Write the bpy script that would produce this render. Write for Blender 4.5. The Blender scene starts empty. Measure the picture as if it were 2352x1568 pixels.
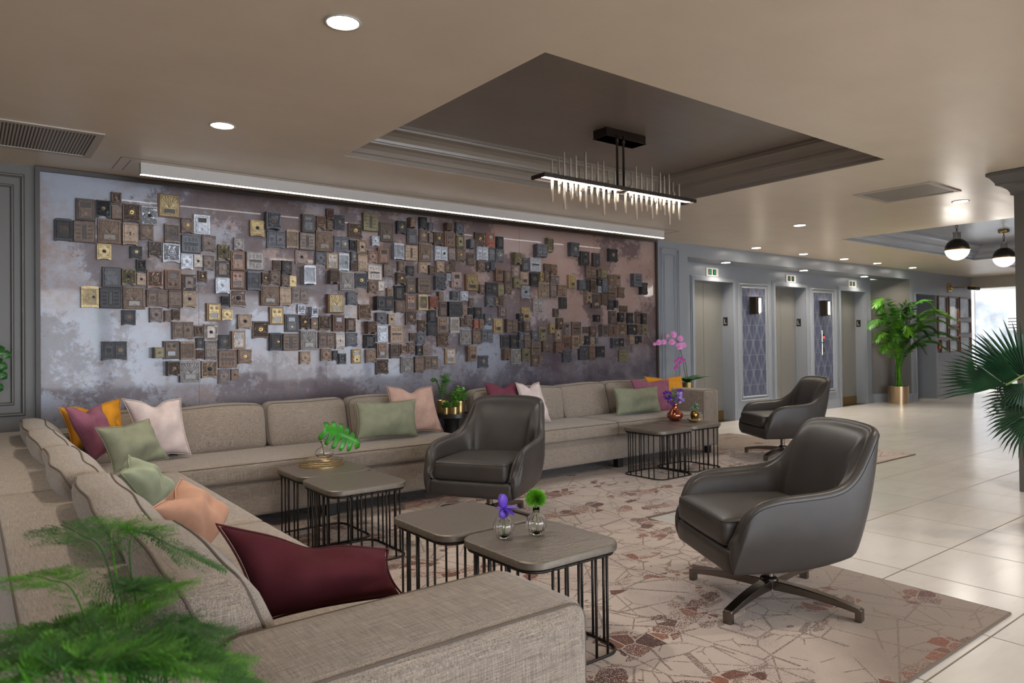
import bpy, bmesh, math, random
from mathutils import Vector, Matrix
PI = math.pi
random.seed(7)
SC = bpy.context.scene
COL = SC.collection

# ------------------------------------------------------------------ camera
FPX, CY, EYE = 1626.6, 769.14, 1.25          # focal length in px (frame 2352 x 1568), principal row, eye height
YAW, PIT, ROL = [math.radians(a) for a in (37.564, 0.6306, -0.664)]
_f = Vector((math.sin(YAW)*math.cos(PIT), math.cos(YAW)*math.cos(PIT), math.sin(PIT)))
_r = Vector((math.cos(YAW), -math.sin(YAW), 0)); _u = _r.cross(_f)
CR = math.cos(ROL)*_r + math.sin(ROL)*_u
CU = -math.sin(ROL)*_r + math.cos(ROL)*_u
CF = _f; EYEP = Vector((0, 0, EYE))
cam = bpy.data.cameras.new('camera'); camo = bpy.data.objects.new('camera', cam); COL.objects.link(camo)
m = Matrix.Identity(4)
for i in range(3):
    m[i][0] = CR[i]; m[i][1] = CU[i]; m[i][2] = -CF[i]; m[i][3] = EYEP[i]
camo.matrix_world = m
cam.sensor_width = 36; cam.lens = FPX/2352*36; cam.shift_y = (CY-784)/2352
cam.clip_start = 0.05; cam.clip_end = 200
cam.dof.use_dof = True; cam.dof.focus_distance = 3.0; cam.dof.aperture_fstop = 6.3
SC.camera = camo
def at(px, py, ax, v):
    """point of the place that the measured photo position (px, py) shows on the plane ax = v"""
    d = CF + CR*((px-1176)/FPX) - CU*((py-CY)/FPX)
    i = 'xyz'.index(ax); t = (v-EYEP[i])/d[i]
    return EYEP + d*t
def onplane(px, py, p0, n):
    d = CF + CR*((px-1176)/FPX) - CU*((py-CY)/FPX)
    t = (p0-EYEP).dot(n)/d.dot(n)
    return EYEP + d*t

# ------------------------------------------------------------------ world, exposure, daylight
SC.view_settings.view_transform = 'Standard'; SC.view_settings.look = 'None'
SC.view_settings.gamma = 1; SC.view_settings.use_curve_mapping = False
SC.view_settings.exposure = 0.9
W = bpy.data.worlds.new('sky'); SC.world = W; W.use_nodes = True
bg = W.node_tree.nodes['Background']; bg.inputs[0].default_value = (0.86, 0.92, 1.0, 1); bg.inputs[1].default_value = 6.0
def portal(name, loc, rot, sx, sy):
    l = bpy.data.lights.new(name, 'AREA'); l.shape = 'RECTANGLE'; l.size = sx; l.size_y = sy; l.cycles.is_portal = True
    o = bpy.data.objects.new(name, l); COL.objects.link(o); o.location = loc; o.rotation_euler = rot
CEIL = 2.59; WALLY = 6.26
WIN_E = 21.6; BACKY = -4.6
portal('window_light_east', (WIN_E-.12, 5.2, 1.75), (0, math.radians(90), 0), 1.9, 7.2)
portal('window_light_back', (3.6, BACKY+.12, 1.45), (math.radians(90), 0, 0), 12.2, 2.3)
SPOT_W = 44.0; LED_S = 14.0; CHAND_S = 12.0

# ------------------------------------------------------------------ materials
def srgb(h):
    h = h.lstrip('#'); c = [int(h[i:i+2], 16)/255 for i in (0, 2, 4)]
    return tuple((x/12.92 if x <= .04045 else ((x+.055)/1.055)**2.4) for x in c) + (1,)
class NT:
    def __init__(s, name):
        s.m = bpy.data.materials.new(name); s.m.use_nodes = True; s.t = s.m.node_tree; s.n = s.t.nodes
        s.b = s.n['Principled BSDF']; s.out = s.n['Material Output']; s._c = {}
    def new(s, typ, **k):
        n = s.n.new(typ)
        for a, v in k.items(): setattr(n, a, v)
        return n
    def link(s, a, b): s.t.links.new(a, b)
    def val(s, node, sock, v):
        if hasattr(v, 'is_linked') or isinstance(v, bpy.types.NodeSocket): s.link(v, node.inputs[sock])
        else: node.inputs[sock].default_value = v
    def coord(s, scale=(1, 1, 1), loc=(0, 0, 0), kind='Object', rot=(0, 0, 0)):
        tc = s.new('ShaderNodeTexCoord'); mp = s.new('ShaderNodeMapping')
        s.link(tc.outputs[kind], mp.inputs[0]); mp.inputs['Scale'].default_value = scale
        mp.inputs['Location'].default_value = loc; mp.inputs['Rotation'].default_value = rot
        return mp.outputs[0]
    def noise(s, vec, scale, detail=3, rough=.55, dist=0.0):
        n = s.new('ShaderNodeTexNoise'); s.link(vec, n.inputs['Vector'])
        n.inputs['Scale'].default_value = scale; n.inputs['Detail'].default_value = detail
        n.inputs['Roughness'].default_value = rough; n.inputs['Distortion'].default_value = dist
        return n.outputs['Fac']
    def voro(s, vec, scale, feature='F1', rnd=1.0):
        n = s.new('ShaderNodeTexVoronoi', feature=feature); s.link(vec, n.inputs['Vector'])
        n.inputs['Scale'].default_value = scale; n.inputs['Randomness'].default_value = rnd
        return n
    def ramp(s, fac, stops, interp='LINEAR'):
        n = s.new('ShaderNodeValToRGB'); n.color_ramp.interpolation = interp; s.link(fac, n.inputs[0])
        e = n.color_ramp.elements
        while len(e) > 1: e.remove(e[-1])
        for i, (p, c) in enumerate(stops):
            if isinstance(c, (int, float)): c = (c, c, c, 1)
            if i == 0: e[0].position = p; e[0].color = c
            else: q = e.new(p); q.color = c
        return n.outputs[0]
    def mix(s, fac, a, b, mode='MIX'):
        n = s.new('ShaderNodeMix', data_type='RGBA', blend_type=mode)
        s.val(n, 0, fac); s.val(n, 6, a); s.val(n, 7, b); return n.outputs[2]
    def math(s, op, a, b=0.0, c=None, clamp=False):
        n = s.new('ShaderNodeMath', operation=op, use_clamp=clamp); s.val(n, 0, a); s.val(n, 1, b)
        if c is not None: s.val(n, 2, c)
        return n.outputs[0]
    def sep(s, vec):
        n = s.new('ShaderNodeSeparateXYZ'); s.link(vec, n.inputs[0]); return n.outputs
    def bump(s, h, strength=.3, dist=.01):
        n = s.new('ShaderNodeBump'); n.inputs['Strength'].default_value = strength; n.inputs['Distance'].default_value = dist
        s.link(h, n.inputs['Height']); s.link(n.outputs[0], s.b.inputs['Normal'])
    def set(s, **k):
        names = dict(color='Base Color', rough='Roughness', metal='Metallic', spec='Specular IOR Level', coat='Coat Weight',
                     coatr='Coat Roughness', sheen='Sheen Weight', trans='Transmission Weight', ior='IOR', emit='Emission Color', emits='Emission Strength', sub='Subsurface Weight')
        for a, v in k.items(): s.val(s.b, names[a], v)
        return s
def simple(name, hexc, rough=.5, metal=0.0, var=.0, scale=6, **k):
    t = NT(name); c = srgb(hexc)
    if var:
        f = t.noise(t.coord(), scale, 4)
        d = tuple(x*(1-var) for x in c[:3])+(1,); u = tuple(min(1, x*(1+var)) for x in c[:3])+(1,)
        t.set(color=t.ramp(f, [(.3, d), (.7, u)]))
    else: t.set(color=c)
    t.set(rough=rough, metal=metal, **k); return t.m
def emitter(name, color, strength):
    t = NT(name); e = t.new('ShaderNodeEmission'); e.inputs[0].default_value = color; e.inputs[1].default_value = strength
    t.link(e.outputs[0], t.out.inputs[0]); return t.m
M = {}
def plaster(name, hexc, rough, streak=0.0):
    t = NT(name); c = srgb(hexc)
    f = t.noise(t.coord((1, 1, 1)), 2.2, 5, .6)
    t.set(color=t.ramp(f, [(.3, tuple(x*.96 for x in c[:3])+(1,)), (.7, tuple(min(1, x*1.04) for x in c[:3])+(1,))]))
    g = t.noise(t.coord((.5, 5, 1)), 2.5, 3, .5)
    t.set(rough=t.ramp(g, [(.35, rough*.92), (.65, min(1, rough*1.08))]), spec=.45)
    t.bump(t.noise(t.coord((.6, 5, 1)), 5, 3), .10, .01)
    return t.m
M['ceiling'] = plaster('ceiling_paint', '#D5C5B0', .34)
M['recess'] = plaster('recess_paint', '#7F756C', .30); M['recess'].node_tree.nodes['Principled BSDF'].inputs['Coat Weight'].default_value = .4; M['recess'].node_tree.nodes['Principled BSDF'].inputs['Coat Roughness'].default_value = .28
M['recess_blue'] = plaster('recess_far_paint', '#878A92', .24)
M['wall_grey'] = simple('grey_wall_paint', '#858A92', .34, var=.03, scale=3)
M['wall_dark'] = simple('dark_taupe_wall_paint', '#605D59', .42, var=.03, scale=3)
M['wall_white'] = simple('white_wall_paint', '#B9B4AC', .6, var=.03)
def linen(name, base, light, dark):
    t = NT(name)
    a = t.noise(t.coord((600, 600, 14)), 1, 2, .6); b = t.noise(t.coord((14, 600, 600)), 1, 2, .6); c = t.noise(t.coord((600, 14, 600)), 1, 2, .6)
    h = t.math('ADD', t.math('ADD', a, b), c)
    h = t.math('MULTIPLY', h, .3333)
    col = t.ramp(h, [(.38, srgb(dark)), (.5, srgb(base)), (.6, srgb(light))])
    big = t.noise(t.coord(), 9, 3)
    col = t.mix(t.math('MULTIPLY', big, .35), col, srgb(base))
    t.set(color=col, rough=.85, sheen=.25, spec=.2); t.bump(h, .35, .004)
    return t.m
M['linen'] = linen('woven_taupe_linen', '#83776D', '#AC9E8C', '#4C443E')
def velvet(name, hexc, sheen=.4):
    t = NT(name); c = srgb(hexc); f = t.noise(t.coord(), 11, 4, .6)
    t.set(color=t.ramp(f, [(.3, tuple(x*.84 for x in c[:3])+(1,)), (.7, tuple(min(1, x*1.1) for x in c[:3])+(1,))]), rough=.85, sheen=sheen*.35, spec=.06)
    t.b.inputs['Sheen Roughness'].default_value = .35
    t.bump(t.noise(t.coord(), 260, 2), .12, .002); return t.m
M['v_orange'] = velvet('mustard_orange_velvet', '#C98A2C'); M['v_mauve'] = velvet('dusty_mauve_velvet', '#8A5668')
M['v_sage'] = velvet('sage_green_velvet', '#82846F'); M['v_white'] = velvet('pale_lilac_white_velvet', '#C6B6B2')
M['v_mint'] = velvet('pale_mint_green_velvet', '#8F967F')
M['v_peach'] = velvet('peach_velvet', '#B68C76'); M['v_blush'] = velvet('blush_pink_velvet', '#B8988B'); M['v_burg'] = velvet('burgundy_velvet', '#4C2227', .05)
M['v_plum'] = velvet('plum_rose_velvet', '#6C3A48')
t = NT('dark_brown_grey_leather'); t.set(color=t.ramp(t.noise(t.coord(), 5, 3), [(.3, srgb('#363230')), (.7, srgb('#403B38'))]), rough=.40, spec=.38)
v = t.voro(t.coord(), 420); t.bump(v.outputs['Distance'], .10, .002); M['leather'] = t.m
M['seam'] = simple('dark_seam_thread', '#2A2725', .7)
M['pipe'] = simple('sofa_piping', '#5C5148', .85)
t = NT('brushed_bronze_steel'); t.set(color=srgb('#77706A'), metal=1.0, rough=.26); M['steel'] = t.m
t = NT('dark_bronze_metal'); t.set(color=srgb('#3B322C'), metal=.7, rough=.42); M['bronze'] = t.m
M['bar'] = simple('black_bronze_bar', '#2B2623', .45, .6)
M['black'] = simple('black_stained_wood', '#1E1B1A', .4, var=.1)
M['brass'] = simple('polished_brass', '#B39A68', .25, .9)
M['pot_gold'] = simple('champagne_metal_pot', '#BFA585', .3, .85)
M['gold_dk'] = simple('antique_gold', '#8E7343', .25, 1.0)
M['copper'] = simple('copper_glass', '#B0654F', .12, .9)
t = NT('smoky_bronze_wood_top')   # metal clad table top with wood grain
p = t.coord((1, 7, 1)); w = t.new('ShaderNodeTexWave', wave_type='BANDS', bands_direction='Y'); t.link(t.coord((1, 1, 1)), w.inputs[0])
w.inputs['Scale'].default_value = 22; w.inputs['Distortion'].default_value = 9; w.inputs['Detail'].default_value = 3; w.inputs['Detail Scale'].default_value = .8
t.set(color=t.mix(w.outputs['Fac'], srgb('#6A615A'), srgb('#857C73')), rough=.36, metal=.55); t.bump(w.outputs['Fac'], .25, .002); M['ttop'] = t.m
M['tedge'] = simple('brushed_edge_metal', '#6C645A', .48, .5, var=.15, scale=40)
# glossy clouded art panel
t = NT('clouded_antique_mirror_panel'); c = t.coord(); X, Y, Z = t.sep(c)
wv = t.noise(c, 1.5, 9, .62, .35); wv2 = t.noise(t.coord(loc=(7, 3, 2)), 1.1, 9, .62, .3); fine = t.noise(t.coord(loc=(1, 2, 3)), 26, 6, .7)
wv3 = t.noise(t.coord(loc=(11, 5, 9)), 2.2, 8, .65, .3)
fz = t.math('MULTIPLY', t.math('SUBTRACT', fine, .5), .3)
warm = t.ramp(t.math('ADD', wv2, fz), [(.38, srgb('#8F95A3')), (.47, srgb('#8C8890')), (.55, srgb('#84726D')), (.66, srgb('#775D51'))])
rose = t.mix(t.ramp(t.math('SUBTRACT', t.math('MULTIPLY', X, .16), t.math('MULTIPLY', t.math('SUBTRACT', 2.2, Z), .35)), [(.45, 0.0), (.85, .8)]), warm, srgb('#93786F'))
dk = t.ramp(t.math('ADD', t.math('ADD', wv, fz), t.math('MULTIPLY', t.math('SUBTRACT', X, 1.2), -.006)), [(.475, 0.0), (.53, .75), (.75, 1.0)])
col = t.mix(dk, rose, t.mix(wv3, srgb('#4B4049'), srgb('#55423F')))
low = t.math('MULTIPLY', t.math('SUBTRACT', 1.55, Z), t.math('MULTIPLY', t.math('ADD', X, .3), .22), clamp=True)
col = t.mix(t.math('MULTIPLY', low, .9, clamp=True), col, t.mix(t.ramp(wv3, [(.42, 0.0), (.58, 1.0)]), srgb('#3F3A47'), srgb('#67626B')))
sp = t.math('GREATER_THAN', t.math('ADD', t.noise(t.coord(loc=(5, 5, 5)), 75, 3, .7), t.math('MULTIPLY', t.noise(t.coord(loc=(2, 8, 1)), 3, 2), .35)), .885)
col = t.mix(t.math('MULTIPLY', sp, .8), col, srgb('#35303A'))
gr = t.ramp(t.noise(t.coord(loc=(3, 9, 4)), 1.7, 3), [(.66, 0.0), (.76, .35)])
col = t.mix(gr, col, srgb('#5F7566'))
t.set(color=col, rough=.42, spec=.4, metal=.15, coat=.38, coatr=.05); M['art'] = t.m
# rug
t = NT('patterned_rug'); c = t.coord(); X, Y, Z = t.sep(c)
wob = t.noise(c, 3, 2); 
def edges(loc, sc, th, rnd=1.0):
    v = t.voro(t.coord(loc=loc, rot=(0, 0, loc[0])), sc, 'DISTANCE_TO_EDGE', rnd)
    return t.math('LESS_THAN', v.outputs['Distance'], th)
e1 = edges((0.3, 0, 0), 2.9, .010); e2 = edges((1.7, 4, 0), 3.9, .012); e3 = edges((2.9, 8, 0), 1.9, .008); e4 = edges((5.1, 2, 0), 5.5, .015)
msk = t.math('GREATER_THAN', t.noise(t.coord(loc=(4, 4, 0)), 2.4, 2), .44); msk2 = t.math('GREATER_THAN', t.noise(t.coord(loc=(9, 1, 0)), 2.8, 2), .48); msk3 = t.math('GREATER_THAN', t.noise(t.coord(loc=(1, 9, 0)), 3.4, 2), .55)
ln = t.math('MAXIMUM', t.math('MAXIMUM', t.math('MULTIPLY', e1, msk), t.math('MULTIPLY', e4, msk3)), t.math('MAXIMUM', t.math('MULTIPLY', e2, msk2), e3))
gr = t.noise(c, 190, 2)
ln = t.math('MULTIPLY', ln, t.math('GREATER_THAN', gr, .44))
base = t.mix(t.ramp(t.noise(c, 1.3, 4), [(.35, 0.0), (.65, 1.0)]), srgb('#A89A8F'), srgb('#B2A399'))
base = t.mix(t.math('MULTIPLY', t.ramp(t.noise(t.coord(loc=(3, 3, 0)), 2.0, 4), [(.5, 0.0), (.62, 1.0)]), t.math('GREATER_THAN', gr, .52)), base, srgb('#8F7F7E'))
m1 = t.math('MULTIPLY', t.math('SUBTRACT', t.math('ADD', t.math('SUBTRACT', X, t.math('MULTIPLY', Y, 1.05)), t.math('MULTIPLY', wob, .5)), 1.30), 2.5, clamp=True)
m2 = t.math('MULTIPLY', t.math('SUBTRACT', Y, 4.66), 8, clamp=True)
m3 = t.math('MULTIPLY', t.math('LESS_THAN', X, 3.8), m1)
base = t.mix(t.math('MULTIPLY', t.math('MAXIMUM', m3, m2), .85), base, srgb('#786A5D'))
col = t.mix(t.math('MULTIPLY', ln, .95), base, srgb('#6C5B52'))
cell = t.voro(t.coord(loc=(2, 2, 0)), 10.5, 'F1'); rc = t.sep(cell.outputs['Color'])
zone = t.ramp(t.math('ADD', t.noise(t.coord((.8, 1.5, 1), loc=(1.3, 6.2, 0), rot=(0, 0, .5)), 2.1, 3, .55), t.math('MULTIPLY', rc[0], .10)), [(.612, 0.0), (.617, 1.0)])
ed = t.voro(t.coord(loc=(2, 2, 0)), 10.5, 'DISTANCE_TO_EDGE')
fil = t.math('GREATER_THAN', ed.outputs['Distance'], .03)
pat = t.math('MULTIPLY', t.math('MULTIPLY', zone, fil), t.math('GREATER_THAN', t.math('ADD', gr, t.math('MULTIPLY', rc[1], .22)), .56))
col = t.mix(pat, col, t.mix(rc[2], srgb('#47271B'), srgb('#7C4830')))
t.set(color=col, rough=.95, sheen=.15, spec=.1); t.bump(gr, .5, .004); M['rug'] = t.m
M['rug_edge'] = simple('rug_binding', '#5E5147', .9)
# floor tiles
t = NT('cream_stone_floor_tiles'); c = t.coord(loc=(-4.007+.62*8, -1.765+.62*8, 0)); b = t.new('ShaderNodeTexBrick'); t.link(c, b.inputs[0])
b.offset = 0.0; b.squash = 1; b.inputs['Scale'].default_value = 1; b.inputs['Brick Width'].default_value = .62; b.inputs['Row Height'].default_value = .62
b.inputs['Mortar Size'].default_value = .004; b.inputs['Mortar Smooth'].default_value = .1
b.inputs['Color1'].default_value = srgb('#CDC9C4'); b.inputs['Color2'].default_value = srgb('#C4C0BB'); b.inputs['Mortar'].default_value = srgb('#6E655C')
vein = t.noise(t.coord((.5, 2, 1)), 4, 6, .6, 1.0)
t.set(color=t.mix(t.ramp(vein, [(.45, 0.0), (.75, .35)]), b.outputs['Color'], srgb('#B5AA9E')), spec=.5)
t.set(rough=t.ramp(b.outputs['Fac'], [(0, .2), (1, .6)])); t.bump(t.math('SUBTRACT', 1.0, b.outputs['Fac']), .2, .002); M['floor'] = t.m
# elevator wallpaper
t = NT('blue_diamond_wallpaper'); X, Y, Z = t.sep(t.coord())
def lines(fx, fz, off, w):
    s = t.math('ADD', t.math('ADD', t.math('MULTIPLY', X, fx), t.math('MULTIPLY', Z, fz)), off)
    return t.math('LESS_THAN', t.math('ABSOLUTE', t.math('SUBTRACT', t.math('FRACT', s), .5)), w)
L = None
for fx, fz, off, w in ((4.6, 2.1, 0, .018), (4.6, -2.1, .0, .018), (4.6, 2.1, .14, .012), (4.6, -2.1, .14, .012), (4.6, 0, .5, .008), (0, 4.2, .25, .008)):
    q = lines(fx, fz, off, w); L = q if L is None else t.math('MAXIMUM', L, q)
t.set(color=t.mix(t.math('MULTIPLY', L, .7), srgb('#444A60'), srgb('#9A9CA2')), rough=.45); M['paper'] = t.m
t = NT('brushed_elevator_steel'); t.set(color=srgb('#8F8D88'), metal=.55, rough=.38); t.bump(t.noise(t.coord((300, 300, 2)), 1, 2), .05, .002); M['lift'] = t.m
M['kick'] = simple('brass_kick_plate', '#8C7449', .35, .8)
M['frame'] = simple('grey_panel_moulding', '#8B8F95', .34)
M['white'] = simple('white_metal', '#BDB9B5', .4)
M['vent'] = simple('pale_vent_metal', '#B3AAA0', .5)
t = NT('vent_slats'); X, Y, Z = t.sep(t.coord()); s = t.math('GREATER_THAN', t.math('FRACT', t.math('MULTIPLY', X, 55)), .45)
t.set(color=t.mix(s, srgb('#3A3632'), srgb('#A89E92')), rough=.5); M['slat'] = t.m
M['lamp_on'] = emitter('downlight_glow', (1, .9, .76, 1), 26)
M['led'] = emitter('led_strip_glow', (1, .97, .93, 1), LED_S)
M['led_ch'] = emitter('chandelier_led_glow', (1, .94, .86, 1), CHAND_S)
M['sconce_on'] = emitter('sconce_glow', (1, .85, .62, 1), 12)
M['globe_on'] = emitter('opal_glass_glow', (1, .96, .9, 1), 1.1)
M['green_led'] = emitter('green_digit_glow', (.03, .85, .35, 1), .55)
M['red_led'] = emitter('red_digit_glow', (1, .05, .03, 1), 2.0)
def glass(name, tint=(1, 1, 1, 1), rough=0.0):
    t = NT(name); t.set(color=tint, trans=1.0, rough=rough, ior=1.45); return t.m
M['glass'] = glass('clear_glass')
t = NT('window_glass'); tr = t.new('ShaderNodeBsdfTransparent'); gl = t.new('ShaderNodeBsdfGlossy'); gl.inputs['Roughness'].default_value = .02
fr = t.new('ShaderNodeFresnel'); fr.inputs[0].default_value = 1.45; mx = t.new('ShaderNodeMixShader')
t.link(fr.outputs[0], mx.inputs[0]); t.link(tr.outputs[0], mx.inputs[1]); t.link(gl.outputs[0], mx.inputs[2]); t.link(mx.outputs[0], t.out.inputs[0]); M['pane'] = t.m
def leafmat(name, a, b, rough=.4):
    t = NT(name); f = t.noise(t.coord(), 9, 2)
    t.set(color=t.ramp(f, [(.3, srgb(a)), (.7, srgb(b))]), rough=rough, spec=.4); t.b.inputs['Subsurface Weight'].default_value = 0
    return t.m
M['leaf'] = leafmat('palm_leaf', '#2A5A1A', '#4C8A24'); M['leaf_dk'] = leafmat('dark_fan_leaf', '#12301F', '#1E4A2C'); M['leaf_fern'] = leafmat('bright_fern_leaf', '#3A7418', '#5C9C26', .6)
M['leaf_mon'] = leafmat('monstera_leaf', '#22691C', '#3C9428', .3); M['leaf_orch'] = leafmat('orchid_leaf', '#1D4A1D', '#2D6A28', .3); M['leaf_lime'] = leafmat('lime_leaf', '#4C8F25', '#7DBB3A', .5)
M['leaf_fern2'] = leafmat('deep_fern_leaf', '#1D4A14', '#357020', .6)
M['moss'] = leafmat('bright_green_fluff', '#4E9410', '#7FC421', .7)
M['stem'] = simple('green_stem', '#5E7A33', .5); M['bark'] = simple('brown_stem', '#5A4A36', .8); M['soil'] = simple('dark_soil', '#2A211B', .95)
M['petal_pink'] = simple('pink_orchid_petal', '#D48BC4', .5, var=.15, scale=20); M['petal_hot'] = simple('magenta_petal', '#B83E9E', .5); M['petal_violet'] = simple('violet_petal', '#5A35A8', .5, var=.2, scale=30)
M['petal_lilac'] = simple('lilac_petal', '#A58ACD', .5)
M['photo'] = simple('grey_photo_print', '#8F979E', .12, var=.35, scale=4); M['wood_fr'] = simple('walnut_frame', '#6A4A3A', .35, var=.15, scale=12)
M['red'] = simple('red_plastic', '#8E1F1B', .4); M['pend'] = simple('dark_bronze_dome', '#37302B', .3, .7)
M['chrome'] = simple('chrome', '#B8B4B0', .12, 1.0)
M['tube'] = simple('champagne_tube', '#AFA291', .4, .2)
M['brick_w'] = simple('white_painted_brick', '#6E7073', .8, var=.4, scale=2.2)
M['opal'] = simple('opal_glass', '#E8E2D8', .25)
# metals of the wall boxes: two materials per colour (plain, ornamental)
BC = dict(b='#66564D', k='#38373A', g='#5A5C63', u='#716662', s='#A3A6AE', p='#8E8886', l='#ADA39D', t='#958170', n='#7C6759', y='#776F57', o='#A08D68',
          c='#7C655B', q='#907E77', w='#6C584D', e='#634C45', r='#8E5C4D')
BM = {}
def boxmat(k, hexc, orn):
    t = NT('cast_metal_%s_%s' % (k, {True: 'ornate', False: 'plain', 'd': 'patinated'}[orn])); c = srgb(hexc)
    if orn == 'd': c = tuple(x*.42 for x in c[:3])+(1,); orn = False
    c2 = tuple(x*.38 for x in c[:3])+(1,)
    if orn:
        v = t.voro(t.coord((1, 1, 1)), 62, 'SMOOTH_F1'); v.inputs['Smoothness'].default_value = .35
        n = t.noise(t.coord(), 150, 2, .5, 1.2)
        h = t.math('ADD', t.math('ABSOLUTE', t.math('SUBTRACT', v.outputs['Distance'], .42)), t.math('MULTIPLY', n, .5))
        h = t.ramp(h, [(.28, 0.0), (.55, 1.0)])
        t.set(color=t.mix(h, c2, c)); t.bump(h, .9, .004)
    else:
        h = t.noise(t.coord(), 40, 4, .65); t.set(color=t.mix(t.ramp(h, [(.3, 0.0), (.6, 1.0)]), tuple(x*.5 for x in c[:3])+(1,), tuple(min(1, x*1.1) for x in c[:3])+(1,))); t.bump(h, .35, .002)
    bright = k in 'osc'
    t.set(rough=.36 if bright else .46, metal=.55 if bright else .35); return t.m
def bmat(k, orn=False):
    if (k, orn) not in BM: BM[(k, orn)] = boxmat(k, BC[k], orn)
    return BM[(k, orn)]
M['bwood'] = simple('chestnut_wood_block', '#6E503E', .45, var=.18, scale=14); M['bwood2'] = simple('oak_wood_block', '#8F7353', .45, var=.18, scale=14)
M['bdark'] = simple('dark_painted_block', '#403936', .45, var=.1)
M['smoke_glass'] = simple('smoky_box_glass', '#3F3B3D', .15); M['grey_glass'] = simple('grey_box_glass', '#77706B', .25)

# ------------------------------------------------------------------ mesh helpers
class MB:
    def __init__(s): s.v = []; s.f = []; s.mi = []; s.k = 0
    def add(s, vs, fs):
        b = len(s.v); s.v += [tuple(p) for p in vs]; s.f += [tuple(b+i for i in f) for f in fs]; s.mi += [s.k]*len(fs)
    def box(s, x0, x1, y0, y1, z0, z1):
        s.add([(x0, y0, z0), (x1, y0, z0), (x1, y1, z0), (x0, y1, z0), (x0, y0, z1), (x1, y0, z1), (x1, y1, z1), (x0, y1, z1)],
              [(0, 3, 2, 1), (4, 5, 6, 7), (0, 1, 5, 4), (1, 2, 6, 5), (2, 3, 7, 6), (3, 0, 4, 7)])
    def slab(s, cx, cz, w, h, yb, yf, ch=0.0):
        """plate facing -y, chamfered at its front edge"""
        a = [(cx+sx*w/2, yb, cz+sz*h/2) for sx, sz in ((-1, -1), (1, -1), (1, 1), (-1, 1))]
        m_ = [(p[0], yf+ch, p[2]) for p in a]
        b = [(cx+sx*(w/2-ch), yf, cz+sz*(h/2-ch)) for sx, sz in ((-1, -1), (1, -1), (1, 1), (-1, 1))]
        fs = [(0, 1, 5, 4), (1, 2, 6, 5), (2, 3, 7, 6), (3, 0, 4, 7), (4, 5, 9, 8), (5, 6, 10, 9), (6, 7, 11, 10), (7, 4, 8, 11), (8, 9, 10, 11), (3, 2, 1, 0)]
        s.add(a+m_+b, fs)
    def frame(s, cx, cz, w, h, t, yb, yf):
        s.slab(cx, cz+h/2-t/2, w, t, yb, yf, t*.25); s.slab(cx, cz-h/2+t/2, w, t, yb, yf, t*.25)
        s.slab(cx-w/2+t/2, cz, t, h-2*t, yb, yf, t*.25); s.slab(cx+w/2-t/2, cz, t, h-2*t, yb, yf, t*.25)
    def dome(s, cx, cz, r, y, h, n=14, prof=((1, 0), (.92, .45), (.6, .85), (0, 1))):
        vs = []; fs = []
        for q, (rr, hh) in enumerate(prof[:-1]):
            for i in range(n):
                a = 2*PI*i/n; vs.append((cx+r*rr*math.cos(a), y-h*hh, cz+r*rr*math.sin(a)))
        vs.append((cx, y-h*prof[-1][1], cz)); L_ = len(prof)-1
        for q in range(L_-1):
            for i in range(n):
                j = (i+1) % n; fs.append((q*n+i, q*n+j, (q+1)*n+j, (q+1)*n+i))
        for i in range(n): fs.append(((L_-1)*n+i, (L_-1)*n+(i+1) % n, L_*n))
        s.add(vs, fs)
    def ring(s, cx, cz, r, w, y, h, n=18):
        vs = []; fs = []
        for rr, hh in ((r-w, 0), (r-w*.5, h), (r+w*.5, h), (r+w, 0)):
            for i in range(n): a = 2*PI*i/n; vs.append((cx+rr*math.cos(a), y-hh, cz+rr*math.sin(a)))
        for q in range(3):
            for i in range(n): j = (i+1) % n; fs.append((q*n+j, q*n+i, (q+1)*n+i, (q+1)*n+j))
        s.add(vs, fs)
    def prism(s, pts, yb, yf):
        n = len(pts); vs = [(x, yb, z) for x, z in pts]+[(x, yf, z) for x, z in pts]
        fs = [tuple(range(n-1, -1, -1)), tuple(range(n, 2*n))]+[(i, (i+1) % n, n+(i+1) % n, n+i) for i in range(n)]
        s.add(vs, fs)
    def prismz(s, pts, z0, z1):
        n = len(pts); vs = [(x, y, z0) for x, y in pts]+[(x, y, z1) for x, y in pts]
        fs = [tuple(range(n-1, -1, -1)), tuple(range(n, 2*n))]+[(i, (i+1) % n, n+(i+1) % n, n+i) for i in range(n)]
        s.add(vs, fs)
    def tube(s, pts, r, n=8, cap=True, closed=False):
        pts = [Vector(p) for p in pts]; N = len(pts); rs = r if isinstance(r, (list, tuple)) else [r]*N
        vs = []; fs = []; ref = None
        for i, p in enumerate(pts):
            if closed: d = pts[(i+1) % N]-pts[i-1]
            else: d = pts[min(i+1, N-1)]-pts[max(i-1, 0)]
            if d.length < 1e-9: d = Vector((0, 0, 1))
            d.normalize()
            if ref is None: ref = Vector((0, 0, 1)) if abs(d.z) < .9 else Vector((1, 0, 0))
            a = ref-d*ref.dot(d)
            if a.length < 1e-6: a = Vector((1, 0, 0)).cross(d)
            a.normalize(); b = d.cross(a); ref = a
            for k in range(n): w_ = 2*PI*k/n; vs.append(p+(a*math.cos(w_)+b*math.sin(w_))*rs[i])
        for i in range(N if closed else N-1):
            i2 = (i+1) % N
            for k in range(n): k2 = (k+1) % n; fs.append((i*n+k, i*n+k2, i2*n+k2, i2*n+k))
        if cap and not closed: fs += [tuple(range(n-1, -1, -1)), tuple((N-1)*n+k for k in range(n))]
        s.add(vs, fs)
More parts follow.
